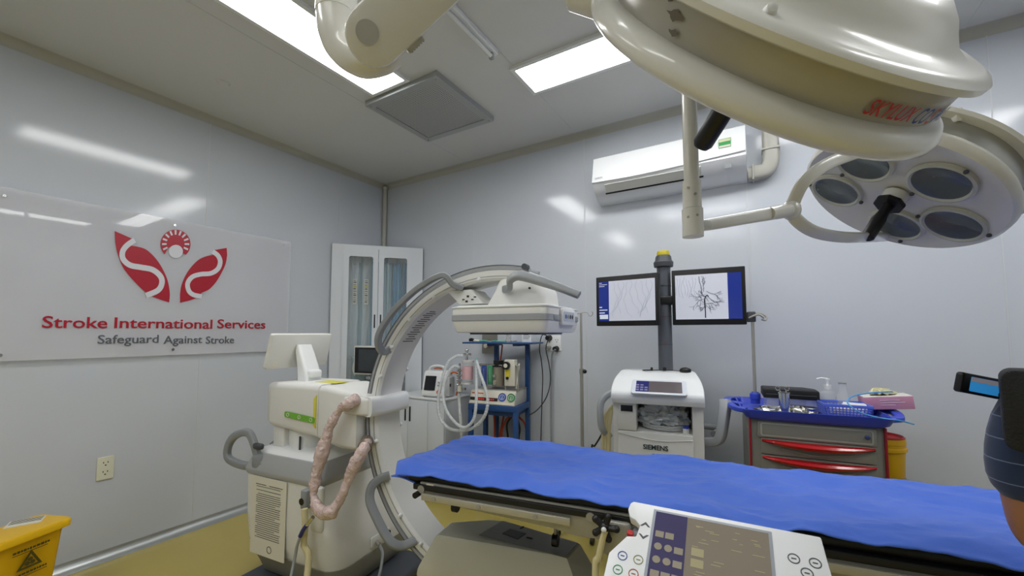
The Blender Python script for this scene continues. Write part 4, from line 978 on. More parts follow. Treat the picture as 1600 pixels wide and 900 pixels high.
G().cyl((vx-.01, .10-r_, b.z+.09), (vx-.01, .08-r_, b.z+.09), .014).build('filler_knob', CHROME, vp)
G().box((vx-.01, .10-r_, b.z+.03), (.03, .03, .04), .006).build('filler_block', STEEL, vp)
a, b = am(788, 562, .05), am(804, 604, .05)
v2 = G().b2((a.x, .05, b.z), (b.x, .12, a.z), .006).build('vaporizer', mat('vap_white', 'd5d2c4', .35), AM)
c = am(792, 571, .05); G().cyl((c.x, .05, c.z), (c.x, .022, c.z), .033, seg=28).build('control_dial', BLACK, v2)
G().lathe([(0, .0), (.016, 0), (.018, -.002), (0, -.002)], (c.x, .020, c.z), (0, 1, 0), 20).build('dial_plate', PAPER, v2)
c = am(793, 583, .05); G().box((c.x+.002, .0485, c.z), (.045, .002, .062)).build('yellow_label', mat('label_yellow', 'd8c93a', .5), v2)
c = am(793, 591, .05); G().cyl((c.x, .05, c.z), (c.x, .036, c.z), .012).build('filler_knob', BLACK, v2)
G().tube([(b.x+.01, .07, b.z-.02), (b.x+.02, .06, b.z+.05), (b.x+.03, .08, a.z-.03)], .008, 10).build('gas_pipe', PAPER, AM)
# absorber column at the left with pink granules
a, b = am(721, 566, -.02), am(737, 598, -.02); rx = (b.x-a.x)/2; cx_ = (a.x+b.x)/2
ab = G().cyl((cx_, -.0, b.z), (cx_, -.0, a.z), rx, seg=28).build('absorber_canister', CLEAR, AM)
G().cyl((cx_, -.0, b.z+.03), (cx_, -.0, a.z-.035), rx*.93, seg=28).build('absorbent', mat('pink_granules', 'd99aa0', .8, noise=.25, nscale=160), ab)
G().cyl((cx_, 0, a.z), (cx_, 0, a.z+.018), rx*1.05, seg=28).cyl((cx_, 0, b.z-.015), (cx_, 0, b.z), rx*1.05, seg=28).build('canister_caps', mat('cap_frost', 'c9c9c4', .35), ab)
tz = am(725, 548, 0).z
G().cyl((cx_-.01, 0, a.z+.018), (cx_-.01, 0, tz), .011).sph((cx_-.01, 0, tz+.004), .017).cyl((cx_-.04, 0, tz-.03), (cx_+.03, 0, tz-.03), .009).build('valve_stack', CHROME, AM)
xx = am(717, 590, .02).x
g = G(); g.cyl((xx, .03, am(717, 616, 0).z), (xx, .03, am(717, 568, 0).z), .010)
for k in range(5): g.cyl((xx-.018, .03, 1.0+.042*k), (xx+.024, .03, 1.0+.042*k), .008); g.sph((xx-.018, .03, 1.0+.042*k), .012)
g.build('valve_manifold', CHROME, AM)
G().cyl((xx+.01, .02, am(717, 612, 0).z), (xx+.01, .02, am(717, 603, 0).z), .022, .018).build('valve_cup', PAPER, AM)
G().b2((xx-.02, .02, 1.0), (xx+.06, .04, 1.02)).build('manifold_bracket', STEEL, AM)
def corr(nm, pts, lys, r, m=HOSE, k=420):
    P = [am(*p, l) for p, l in zip(pts, lys)]
    return G().tube(P, lambda t_: r*(1+.10*math.sin(t_*k)), 12, smooth=26).build(nm, m, AM)
corr('breathing_hose', ((724, 556), (712, 557), (700, 567), (691, 592), (685, 622), (687, 651), (700, 668), (718, 673), (738, 669), (756, 652), (762, 629), (758, 606), (750, 583), (744, 562)), (-.02, -.03, -.05, -.07, -.08, -.09, -.10, -.10, -.10, -.10, -.09, -.08, -.06, -.03), .0135)
corr('breathing_hose', ((719, 574), (708, 573), (698, 588), (692, 612), (697, 640), (712, 661), (727, 668), (740, 655), (744, 628), (744.5, 598), (744.5, 565)), (-.02, -.04, -.06, -.08, -.10, -.12, -.13, -.12, -.10, -.07, -.03), .0135)
corr('scavenging_hose', ((717, 615), (718, 635), (720, 660), (722, 700)), (0, -.01, -.02, -.02), .014, mat('ribbed_hose', 'cfd3d2', .4, alpha=.85), 260)
G().sph(am(744.5, 562, -.03), .014).build('hose_junction', mat('junction_teal', '6fa9ad', .3), AM)
# red and black gas hoses below
REDH = mat('red_hose', 'a8402c', .45)
for pts, m, ly in ((((772, 640), (773, 662), (773, 690)), REDH, .2), (((788, 645), (784, 665), (780, 690)), REDH, .25), (((812, 650), (795, 652), (785, 670), (784, 695)), REDH, .22), (((806, 648), (820, 662), (824, 690), (823, 720)), REDH, .3), (((800, 650), (792, 664), (794, 690)), BLACK, .24), (((808, 652), (812, 670), (810, 690)), BLACK, .26)):
    G().tube([am(*p, ly) for p in pts]+[Vector((am(*pts[-1], ly).x-.01, ly, .22))], .009, 10).build('gas_hose', m, AM)
G().tube([am(785, 539, .2), am(783, 555, .22), am(780, 580, .25)], .007, 8).build('gas_hose', REDH, AM)
G().b2((-.30, .08, .22), (-.03, .30, .48), .01).build('power_unit', PAPER, AM)
G().b2((-.31, .075, .48), (-.02, .30, .50), .005).build('power_unit_lid', BLACK, AM)
# things on the top shelf
sw_ = lambda px, py, ly: world_of(AM, am(px, py, ly))
o = G().tube([(am(735, 530, .15).x+.05*k, .12+.03*math.sin(k*1.9), zs+.022+.006*math.sin(k*2.6)) for k in range(8)], .006, 8).build('green_tubing', mat('green_tube', '5fae92', .4), AM, world=False)
o.parent = None; o.matrix_world = WM[AM.name]; tag(o, 'loose green oxygen tubing lying on the blue top shelf', 'tubing')
t = thing('pulse_sensor', 'small black and white sensor plug at the left end of the blue shelf', 'sensor', tuple(world_of(AM, (am(734, 535, .1).x, .1, zs+.014))))
G().tube([(0, 0, .018), (.02, 0, .022), (.045, .0, .014)], .014, 10).build('plug', BLACK, t); G().tube([(.04, 0, .014), (.065, .01, .012), (.08, .03, .01)], .010, 10).build('cuff', PAPER, t)
t = thing('glass_flask_stand', 'upright chrome rods and clear funnel on the blue shelf under the detector', 'stand', tuple(world_of(AM, (am(797, 535, .2).x, .2, zs+.014))))
G().cyl((0, 0, 0), (0, 0, .012), .06, seg=28).build('base', CHROME, t); G().cyl((0, 0, .012), (0, 0, .17), .012).cyl((-.03, .0, .012), (-.03, 0, .10), .010).build('rod', CHROME, t)
G().cyl((.01, .0, .012), (.01, 0, .16), .05, .02, cap=False).build('funnel', CLEAR, t)
t = thing('card_box', 'small white printed carton standing at the right of the blue shelf', 'box', tuple(world_of(AM, (am(824, 535, .2).x, .2, zs+.014))), R(12))
bw = .085; G().box((0, 0, .055), (bw, .05, .11), .002).build('carton', WHITE, t)
g = G()
for k in range(6): g.b2((-.03, -.0265, .03+.011*k), (.02+.008*(k % 3), -.025, .033+.011*k))
g.build('print', INK, t)

# ------------------------------------------------------------------ back-wall sockets, cables
c = on_y(YB, 865, 536)
WS = plate_socket('wall_socket', 'white double socket with black plugs on the back wall', (c.x, YB, c.z), (1, 0, 0), ((.035, .02), (-.035, .02)), .15, .135)
for px, py, d, m in ((857, 528, .028, BLACK), (857, 543, .018, STEEL), (868, 545, .026, BLACK)):
    p = on_y(YB-.03, px, py); G().cyl((p.x, YB-.008, p.z), (p.x, YB-.055, p.z), d, d*.75).build('plug', m, WS, world=True)
def wallcable(name, lb, pts, r, m):
    P = [on_y(YB-o_, px, py) for px, py, o_ in pts]
    tag(G().tube(P, r, 8).build(name, m), lb, 'cable')
wallcable('power_cable', 'thin black cable looping up to the white socket and down to the trolley', [(857, 527, .06), (851, 523, .09), (846, 526, .08), (843, 545, .06), (846, 565, .05), (848, 590, .04), (847, 620, .04), (846, 655, .04), (845, 690, .04)], .0045, BLACK)
wallcable('power_cable', 'black cable sagging from the socket across the wall to the blue trolley', [(857, 529, .06), (853, 545, .07), (858, 570, .08), (860, 595, .10), (854, 620, .14), (840, 640, .20), (823, 651, .30)], .0045, BLACK)
wallcable('power_cable', 'thick grey cable hanging straight down from the black plug', [(868, 546, .06), (863, 552, .05), (862, 570, .03), (861, 620, .03), (861, 700, .03)], .008, GREYP)
c = on_y(YB, 766, 533)
MPl = thing('gas_outlet_plate', 'square brushed metal gas outlet plate on the back wall above the blue shelf', 'outlet', (c.x, YB, c.z))
G().b2((-.085, -.02, -.12), (.085, 0, .12), .004).build('plate', mat('plate_metal', '8f8d86', .35, .6), MPl)
G().cyl((.02, -.02, -.02), (.02, -.06, -.02), .03).build('outlet_coupling', mat('coupling_red', '8a3038', .4), MPl); G().cyl((-.01, -.02, -.045), (-.01, -.07, -.045), .02).build('outlet_plug', PAPER, MPl)

# ------------------------------------------------------------------ drip stands
def hookarm(t, x, z, s_, lift=.0):
    return G().tube([(0, 0, z), (s_*.03, 0, z+.004), (s_*.055, 0, z), (s_*.066, 0, z-.02), (s_*.078, 0, z-.026), (s_*.092, 0, z-.018), (s_*.096, 0, z-.002), (s_*.088, 0, z+.008)], .0035, 8).build('hook', STEEL, t)
ip = on_y(3.05, 908.5, 560); iz = on_y(3.05, 908, 489).z
IV = thing('drip_stand', 'thin steel drip stand with two hooks left of the monitor cart', 'drip stand', (ip.x, 3.05, 0))
G().cyl((0, 0, .05), (0, 0, on_y(3.05, 908, 580).z), .013).build('lower_pole', STEEL, IV); G().cyl((0, 0, on_y(3.05, 908, 580).z), (0, 0, iz), .009).build('upper_pole', STEEL, IV)
hookarm(IV, 0, iz, 1); G().cyl((0, 0, iz-.005), (-.06, 0, iz-.005), .0035).build('hook', STEEL, IV)
kz = on_y(3.05, 908, 580).z; G().cyl((0, 0, kz-.02), (0, 0, kz+.02), .018).build('clamp_collar', STEEL, IV); G().sph((.03, -.01, kz), .016).build('clamp_knob', BLACK, IV)
for k in range(5):
    a = R(72*k+20); G().tube([(0, 0, .07), (.12*math.cos(a), .12*math.sin(a), .065), (.22*math.cos(a), .22*math.sin(a), .05)], .011, 8).build('foot', STEEL, IV)
    G().cyl((.22*math.cos(a)-.01, .22*math.sin(a), .025), (.22*math.cos(a)+.01, .22*math.sin(a), .025), .025).build('castor', BLACK, IV)

# ------------------------------------------------------------------ monitor cart
P0 = on_y(2.58, 958, 640)
SCt = thing('monitor_cart', 'white imaging monitor cart with grey column, open shelf and side handles', 'monitor cart', (P0.x, P0.y, 0), R(10))
def sq(px, py, ly=0): return onv(SCt, ly, px, py)
CWd = sq(1099, 640).x; zA = sq(1028, 630).z; zsh = sq(1028, 676).z; CD = .55
g = G(); g.b2((0, 0, .14), (.03, CD, zA)); g.b2((CWd-.06, 0, .14), (CWd, CD, zA)); g.b2((.03, CD-.03, .14), (CWd-.06, CD, zA)); g.b2((.03, .01, zsh-.03), (CWd-.06, CD, zsh)); g.b2((.03, 0, .14), (CWd-.06, CD, .17))
g.build('cabinet_body', CREAM, SCt)
G().b2((.028, -.006, .16), (CWd-.058, .02, zsh-.004), .006).build('front_door', CREAM, SCt)
zdv = sq(1028, 683).z
G().tube([(.03, -.008, zdv+.01), (CWd/2, -.008, zdv-.02), (CWd-.06, -.008, zdv-.004)], .0025, 6).build('door_crease', WHITE, SCt)
dx = sq(994, 650).x
G().b2((.028, -.004, zsh), (dx, CD-.05, zA-.005), .004).build('drive_module', CREAM, SCt)
a, b = sq(970, 632), sq(989, 643)
dr = G().b2((a.x-.006, -.010, b.z-.006), (b.x+.006, -.002, a.z+.006), .008).build('slot_frame', WHITE, SCt); G().b2((a.x, -.0115, b.z), (b.x, -.009, a.z), .003).build('slot', BLACK, dr)
a = sq(1005, 696); b = sq(1044, 702)
text('maker_lettering', 'SIEMENS', frameM((a.x, -.008, a.z-.018), (1, 0, 0), (0, 0, 1)), .028, mat('petrol_print', '1f3b40', .4), SCt, width=b.x-a.x, bold=.025)
text('model_lettering', 'Cios', frameM((sq(1018, 707).x, -.008, sq(1018, 707).z-.024), (1, 0, 0), (0, 0, 1)), .020, MATS['petrol_print'], SCt, width=.06)
# curved hood (profile in y,z swept along x)
z0_ = zA-.005; zt_ = sq(1028, 577, .38).z
hood = [(-.035, z0_), (-.045, z0_+.035), (-.03, z0_+.075), (.06, z0_+.135), (.20, zt_-.012), (.30, zt_), (.46, zt_-.01), (.55, zt_-.05), (CD+.01, z0_)]
g = G(); g.loft([[(x, .25+(y-.25)*s_, z0_+(z-z0_)*s2) for y, z in resample([Vector((*p, 0)) for p in hood], 5) for y, z in ((y, z),)] if 0 else [(x, .25+(q.x-.25)*s_, z0_+(q.y-z0_)*s2) for q in resample([Vector((*p, 0)) for p in hood], 5)] for x, s_, s2 in ((-.008, .96, .92), (-.004, .99, .97), (.012, 1, 1), (CWd-.012, 1, 1), (CWd+.004, .99, .97), (CWd+.008, .96, .92))])
for v in g.bm.verts:
    k_ = max(0, v.co.y)/.5; v.co.x = CWd/2+(v.co.x-CWd/2)*(1-.20*k_*min(1, max(0, (v.co.z-z0_)/.10)))
g.build('hood', WHITE, SCt, ang=45)
# touchscreen set in the hood slope
MH = frameM((CWd/2, .075, z0_+.152), (1, 0, 0), (0, .145, .105))
nz_ = MH.to_3x3() @ Vector((0, 0, 1))
def onplane(M, px, py):
    Mi = M.inverted() @ WM[SCt.name].inverted(); o = Mi @ CAMP; d = Mi.to_3x3() @ ray(px, py); return o - d*(o.z/d.z)
MH = frameM((CWd/2, .06, z0_+.138), (1, 0, 0), (0, .16, .085))
c4 = [onplane(MH, *p) for p in ((997, 595), (1068, 599), (1064, 616), (990, 611))]
cxm = sum(p.x for p in c4)/4; cym = sum(p.y for p in c4)/4; wm = c4[1].x-c4[0].x; hm = (c4[0].y+c4[1].y-c4[2].y-c4[3].y)/2
G().prism(rrect(wm+.05, hm+.035, .015, 5, cxm, cym), MH @ Matrix.Translation((0, 0, -.012)), .014, .002).build('screen_surround', mat('surround', 'cfd4dc', .35), SCt)
ts = G().prism(rrect(wm, hm, .003, 2, cxm, cym), MH @ Matrix.Translation((0, 0, .0015)), .002).build('touchscreen', mat('cart_screen', '5d5658', .1, emit=.1), SCt)
G().prism(rrect(wm*.28, hm*.96, .002, 2, cxm-wm*.355, cym), MH @ Matrix.Translation((0, 0, .003)), .0015).build('screen_menu', mat('menu_blue', '2d2f66', .1, emit=.15), ts)
g = G()
for i in range(3):
    for j in range(2+(i < 2)): g.prism(rrect(.018, hm*.12, .001, 2, cxm-wm*.46+.025*j, cym-hm*.35+i*hm*.22), MH @ Matrix.Translation((0, 0, .0046)), .0006)
g.build('menu_keys', mat('menu_key', '7d7ba0', .2), ts)
# mouse, cable and dongle on top
mz = zt_
mm = sq(1071, 588, .27); 
t = thing('computer_mouse', 'black computer mouse with its cable lying on top of the monitor cart', 'mouse', tuple(world_of(SCt, (mm.x, .255, zt_-.001))), R(20))
G().sph((0, 0, .008), .03, (1.25, .85, .72)).build('shell', BLACK, t)
G().tube([(-.035, .0, .006), (-.07, .02, .006), (-.11, .025, .006), (-.15, .04, .006), (-.20, .04, .005), (-.24, .05, .005), (-.265, .03, .004), (-.25, .0, .003), (-.215, .01, .005)], .0028, 8).build('cable', BLACK, t)
G().box((-.125, .025, .014), (.022, .014, .024), .003).build('dongle', BLACK, t)
G().box((-.205, .038, .012), (.014, .012, .022), .003).build('plug', BLACK, t)
# side handles
def shd(pts, lys, r=.019, sq_=(1.0, 1.5, .7)):
    P = [sq(*p, l) for p, l in zip(pts, lys)]; return G().tube(P, r, 14, sq=(1, 1)).build('side_handle', MATS['handle_grey'], SCt)
mat('handle_grey', 'a2a6aa', .4)
shd(((958, 613), (948, 618), (939, 630), (938, 650), (940, 668), (945, 676), (952, 680)), (.12, .10, .08, .06, .06, .10, .2))
g = G(); P = [sq(1098, 690, .1), sq(1118, 690, .06), sq(1126, 682, .04), sq(1130, 660, .04), sq(1133, 638, .06), sq(1133, 626, .08)]
g.tube(P, lambda t_: .024+.006*t_, 14, sq=(1, 1), smooth=6); g.build('side_handle', MATS['handle_grey'], SCt)
P = [Vector((CWd-.01, .42, P[0].z+.03)), Vector((CWd+.12, .36, P[0].z+.03)), Vector(P[1])+Vector((0, .1, .02))]
G().tube(P, .02, 10).build('handle_rail', GREYP, SCt)
# cable hank on its left
HK = MATS['cream_cable']
for k, (px) in enumerate((948, 952, 956)):
    P = [sq(958-k, 634+3*k, .15), sq(px-2, 650, .12), sq(px-5, 675, .10), sq(px-5, 705, .10)]+[Vector((-.05-.02*k, .12, .35)), Vector((-.02, .14, .3))]
    G().tube(P, .013, 10).build('coiled_cable', HK, SCt)
G().tube([sq(944, 672, .2), sq(936, 686, .25), sq(929, 697, .3), sq(925, 702, .35), Vector((-.16, .4, .3)), Vector((-.05, .42, .3))], .006, 8).build('black_cable', BLACK, SCt)
for x in (.08, CWd-.08):
    for y in (.08, CD-.06): 
        G().cyl((x-.02, y, .06), (x+.02, y, .06), .06, seg=28).build('castor', GREYP, SCt); G().b2((x-.028, y-.03, .08), (x+.028, y+.03, .145), .01).build('castor_fork', GREYP, SCt)
# column with display cables and beacon
cxx = sq(1040, 560, .36).x; cy_ = .36
zcl = sq(1040, 415, .36).z
def czp(py): return sq(1040, py, .36).z
G().cyl((cxx, cy_, zt_-.03), (cxx, cy_, zcl), .047, .045, seg=32).build('column', mat('column_grey', '55595f', .45), SCt)
for py in (447, 495, 538): G().cyl((cxx, cy_, czp(py)-.002), (cxx, cy_, czp(py)+.002), .0475, seg=32).build('column_ring', DARKG, SCt)
G().lathe([(.045, 0), (.063, .004), (.066, .035), (.055, .05), (.052, .075), (.045, .085), (0, .085)], (cxx, cy_, czp(418)), (0, 0, 1), 36).build('column_cap', DARKG, SCt)
G().lathe([(.042, 0), (.044, .01), (.040, .030), (.0, .032)], (cxx, cy_, czp(418)+.085), (0, 0, 1), 32).build('beacon', mat('beacon_yellow', 'd2c02c', .35), SCt)
for py in (496, 536): G().box((cxx, cy_-.047, czp(py)), (.012, .003, .008)).build('red_mark', mat('faint_red', '8a3a40', .5), SCt)
def display(xa, xb, ya, yaw, zc0, wd, hd, label, left):
    c = world_of(SCt, (xa, ya, zc0)); t = thing('display', label, 'monitor', tuple(c), R(10)+yaw, 'imaging displays on the cart column')
    b = G().b2((-wd/2, -.03, -hd/2), (wd/2, .025, hd/2), .006).build('casing', BLACK, t)
    G().b2((-wd*.3, .02, -hd*.3), (wd*.3, .05, hd*.3), .01).build('back_cover', BLACK, t)
    return t
# both displays are built at their own places, then hung on the column
SCR = mat('xray_grey', 'c9ccd6', .08, emit=.22); SCB = mat('xray_blue', '1f2f7a', .08, emit=.4); VES = mat('vessel_dark', '2a3140', .2); VESL = mat('vessel_pale', 'b9bcc8', .2, emit=.12)
rr_ = sq(1107, 460, .24); ll_ = sq(980, 468, .24)
zc_l = (sq(980, 429, .24).z+sq(980, 509, .24).z)/2; zc_r = (sq(1107, 419, .22).z+sq(1107, 507.5, .22).z)/2
def disp(px0, px1, py0, py1, ly0, yaw, label, kind):
    l = world_of(SCt, sq(px0, (py0+py1)/2, ly0)); a_ = R(10)+yaw; d = Vector((math.cos(a_), math.sin(a_), 0)); n = Vector((-d.y, d.x, 0))
    rr = ray(px1, 460); tt = (l-CAMP).dot(n)/rr.dot(n); r_p = CAMP+rr*tt
    wd = (r_p.xy-l.xy).length; mid = (l+r_p)/2
    def hz(py):
        rr = ray((px0+px1)/2, py); tt = (l-CAMP).dot(n)/rr.dot(n); return (CAMP+rr*tt).z
    zt2, zb2 = hz(py0), hz(py1); hd = zt2-zb2
    t = thing('display', label, 'monitor', (mid.x, mid.y, (zt2+zb2)/2), a_)
    G().b2((-wd/2, 0, -hd/2), (wd/2, .045, hd/2), .005).build('casing', BLACK, t)
    G().b2((-.10, .04, -.10), (.10, .075, .10), .01).build('back_mount', BLACK, t)
    sw_, sh_ = wd*.90, hd*.80
    if kind == 0:
        G().b2((-sw_/2, -.0015, -sh_/2), (-sw_*.31, .001, sh_/2)).build('image_sidebar', SCB, t)
        pic = G().b2((-sw_*.31, -.0015, -sh_/2), (sw_/2, .001, sh_/2)).build('image', SCR, t); x0_, x1_ = -sw_*.31, sw_/2
        g = G()
        for k in range(7): g.b2((-sw_*.49, -.003, sh_*.46-.012*k if k < 3 else -sh_*.02-.02*k+.02), (-sw_*.49+sw_*.05*(1+(k*5) % 3), -.0012, sh_*.465-.012*k+.002 if k < 3 else -sh_*.02-.02*k+.027))
        g.build('screen_text', mat('screen_white', 'c5ccd8', .2, emit=.4), t); G().b2((-sw_*.485, -.003, -sh_*.45), (-sw_*.33, -.0012, -sh_*.34)).build('screen_field', MATS['screen_white'], t)
        g = G(); random.seed(11)
        for k in range(9):
            x = x0_+(x1_-x0_)*(.12+.1*k); pts = []
            for j in range(9): pts.append((x+.05*math.sin(j*.5+k)*(j/9)+.006*math.sin(j*2.1+k*3), -.003, sh_*.46-sh_*.11*j*(1 if k % 2 else .9)))
            g.tube(pts, .0009, 4, smooth=3)
        g.build('faint_vessels', VESL, t)
    else:
        pic = G().b2((-sw_/2, -.0015, -sh_/2), (sw_*.30, .001, sh_/2)).build('image', SCR, t)
        G().b2((sw_*.30, -.0015, -sh_/2), (sw_/2, .001, sh_/2)).build('image_sidebar', SCB, t)
        x0_, x1_ = -sw_/2, sw_*.3
        g = G(); bx = x0_+(x1_-x0_)*.575
        g.tube([(bx, -.003, -sh_*.47), (bx, -.003, -sh_*.3), (bx-.004, -.003, -sh_*.1), (bx+.004, -.003, 0)], .0032, 6, smooth=4)
        g.tube([(bx+.004, -.003, 0), (bx-.012, -.003, .01), (bx-.018, -.003, .03), (bx-.022, -.003, .07), (bx-.03, -.003, .10), (bx-.033, -.003, sh_*.45)], .0015, 5, smooth=4)
        g.tube([(bx+.004, -.003, 0), (bx+.014, -.003, .008), (bx+.02, -.003, -.002)], .003, 5, smooth=4)
        random.seed(4)
        def br(p, a, l, r_, dpt):
            pts = [p]; q = p
            for j in range(5): a += random.uniform(-.35, .35); q = (q[0]+l/5*math.cos(a), -.003, q[2]+l/5*math.sin(a)); pts.append(q)
            if any(not (x0_+.01 < s_[0] < x1_-.01 and -sh_*.47 < s_[2] < sh_*.47) for s_ in pts): return
            g.tube(pts, r_, 4, smooth=2)
            if dpt:
                for s_ in range(3): br(pts[random.randint(2, 5)], a+random.uniform(-1, 1), l*.7, r_*.75, dpt-1)
        for k in range(8): br((bx+random.uniform(-.02, .025), -.003, random.uniform(-.05, .04)), random.uniform(0, 6.28), .055, .0009, 2)
        g.build('vessels', VES, t)
        g = G()
        for k in range(8):
            x = x0_+.01+.016*k; g.tube([(x+.006*math.sin(j+k), -.003, sh_*.45-.02*j-.01*(k % 3)) for j in range(7)], .0007, 4, smooth=3)
        g.build('faint_vessels', VESL, t)
    return t
disp(931.5, 1029, 429.5, 509, .27, R(-16), 'left display on the cart column showing a pale vessel-free x-ray image', 0)
disp(1050, 1165.5, 419, 507.5, .30, R(-6.5), 'right display on the cart column showing dark branching vessels', 1)
G().b2((cxx-.14, cy_-.05, czp(470)-.03), (cxx+.14, cy_+.03, czp(470)+.03), .01).build('display_bracket', BLACK, SCt)
# crumpled bag and coil in the shelf
g = G(); g.sph((0, 0, 0), 1, seg=56)
from mathutils import noise as NO
for v in g.bm.verts:
    n = v.co.normalized(); k = 1+.45*NO.noise(n*3.1)+.25*NO.noise(n*7.7)+.10*NO.noise(n*17); v.co = Vector((n.x*.145*k, n.y*.10*k, max(-.06, n.z*.085*k)))
bp = world_of(SCt, (dx+(CWd-.06-dx)*.47, .17, zsh+.062))
o = g.build('plastic_bag', mat('crumpled_film', 'e2e7e9', .15, alpha=.8, coat=.5), ang=22); o.location = bp; o.rotation_euler = (0, 0, R(10)); tag(o, 'crumpled clear plastic bag stuffed in the open shelf of the monitor cart', 'bag')
o = G().tube([(.13*math.cos(a*.45), .10*math.sin(a*.45), .006+.0006*a) for a in range(42)], .004, 6, smooth=2).build('coiled_lead', mat('lead_white', 'bfc2c2', .4)); o.location = world_of(SCt, (dx+(CWd-.06-dx)*.5, .13, zsh+.001)); tag(o, 'coiled pale lead lying under the crumpled bag in the cart shelf', 'cable')
t = thing('pill_bottle', 'small white bottle with blue cap at the right of the cart shelf', 'bottle', tuple(world_of(SCt, (sq(1072, 665).x, .04, zsh))))
G().cyl((0, 0, .0), (0, 0, .03), .018).build('body', WHITE, t); G().cyl((0, 0, .03), (0, 0, .042), .018).build('cap', BLUEP, t)

# ------------------------------------------------------------------ drawer trolley
P0 = on_y(2.66, 1172, 680)
DT = thing('drawer_trolley', 'grey drawer trolley with red handles and a blue plastic tray top', 'trolley', (P0.x, P0.y, 0), R(7))
def dq(px, py, ly=0): return onv(DT, ly, px, py)
DW = dq(1385, 690).x; DD = .42; zT = dq(1270, 661).z
TG = mat('trolley_grey', '8d8c80', .35)
G().b2((0, .01, .12), (DW, DD, zT), .006).build('trolley_body', TG, DT)
for x0_ in (-.004, DW-.006): G().b2((x0_, -.004, .12), (x0_+.010, .015, zT), .002).build('red_edge_strip', mat('trim_red', '8f1a22', .35), DT)
zd1 = dq(1280, 684).z; gap = .0
a, b = dq(1184, 655), dq(1373, 690)
tp = G().b2((.035, -.004, zT-.098), (DW-.035, .012, zT-.008), .006).build('lock_panel', TG, DT)
g = G(); frame_prism(g, frameM((DW/2, -.004, zT-.052), (1, 0, 0), (0, 0, 1)), DW-.10, .072, DW-.115, .058, .003, ri=.008, r=.012); g.build('panel_bead', mat('bead_grey', 'aaa99c', .3), tp)
c = dq(1354, 680); G().cyl((c.x, -.004, zT-.05), (c.x, -.014, zT-.05), .011).build('lock', CHROME, tp)
hz_ = zT-.100; HS = .090
for k in range(7):
    z1 = hz_-k*HS; d = G().b2((.052, -.002, z1-HS+.006), (DW-.04, .012, z1), .003).build('drawer', TG, DT)
    rings = []; x0_, x1_ = .055, DW-.045
    for j in range(25):
        q = j/24; x = x0_+(x1_-x0_)*q; e = math.sin(math.pi*q)**.75; hh = .010+.022*e; zc2 = z1-.008-.015*e
        rings.append([(x, -.006-.035*e, zc2-hh/2), (x, -.004, zc2-hh/2-.004), (x, -.004, zc2+hh/2), (x, -.010-.030*e, zc2+hh/2-.004), (x, -.012-.036*e, zc2)])
    G().loft(rings).build('drawer_handle', RED, d)
    G().tube([(DW*.25, -.004, z1-.048), (DW*.5, -.006, z1-.068), (DW*.78, -.004, z1-.048)], .003, 8).build('drawer_lip', MATS['bead_grey'], d)
for x in (.05, DW-.05):
    for y in (.06, DD-.05): G().cyl((x-.015, y, .055), (x+.015, y, .055), .055, seg=24).build('castor', BLACK, DT); G().b2((x-.022, y-.025, .07), (x+.022, y+.025, .125), .008).build('castor_fork', STEEL, DT)
# blue tray top with looped end handles
zR = zT+.055
outer = [(-.02, -.03), (DW+.02, -.03)]
def trayring(z, e, ex): return [(p[0], p[1], z) for p in rrect(DW+2*ex, DD+2*e, .04, 5, DW/2, DD/2)]
g = G(); g.loft([trayring(zT, .015, .0), trayring(zT+.012, .03, .02), trayring(zR, .045, .04), trayring(zR, .037, .032), trayring(zT+.02, .018, .02)]); g.build('tray_top', BLUEP, DT, ang=50)
for s_, xe in ((-1, -.035), (1, DW+.035)):
    g = G(); g.tube([(xe-s_*.02, .0, zR-.012), (xe+s_*.03, .03, zR-.008), (xe+s_*.055, DD*.35, zR), (xe+s_*.055, DD*.65, zR), (xe+s_*.03, DD-.03, zR-.008), (xe-s_*.02, DD, zR-.012)], .017, 12, sq=(.8, 1.2)); g.build('push_handle', BLUEP, DT)
    G().tube([(xe-s_*.02, DD*.5, zR-.012), (xe+s_*.05, DD*.5, zR-.004)], .014, 10, smooth=0).build('handle_web', BLUEP, DT)
# pole at its back left
pb_ = dq(1180, 620, .33); pt_ = dq(1172, 492, .33)
G().lathe([(.026, -.01), (.026, .015), (.030, .02), (.030, .05), (.018, .06)], (pb_.x, .33, zR-.01), (0, 0, 1), 24).build('pole_socket', BLUEP, DT)
G().cyl((pb_.x, .33, zR+.03), (pt_.x+.012, .33, pt_.z), .0095).build('pole', STEEL, DT)
for s_ in (1,):
    z = pt_.z; x = pt_.x+.012
    G().tube([(x-.02, .33, z), (x+.02, .33, z+.01), (x+.055, .33, z+.004), (x+.075, .32, z-.015), (x+.068, .31, z-.035), (x+.045, .31, z-.03)], .006, 8).build('pole_hook', STEEL, DT)
    G().tube([(x-.02, .32, z-.02), (x+.03, .30, z+.0), (x+.06, .30, z-.02)], .007, 8).build('pole_hook', STEEL, DT)
G().b2((x-.03, .315, z-.045), (x+.018, .345, z+.02), .006).build('pole_clamp', DARKG, DT)
zt = zT+.02
def on_tray(name, label, cat, px, py, ly, rz=0, group=None):
    p = dq(px, py, ly); return thing(name, label, cat, tuple(world_of(DT, (p.x, ly, zt))), R(7)+rz, group)
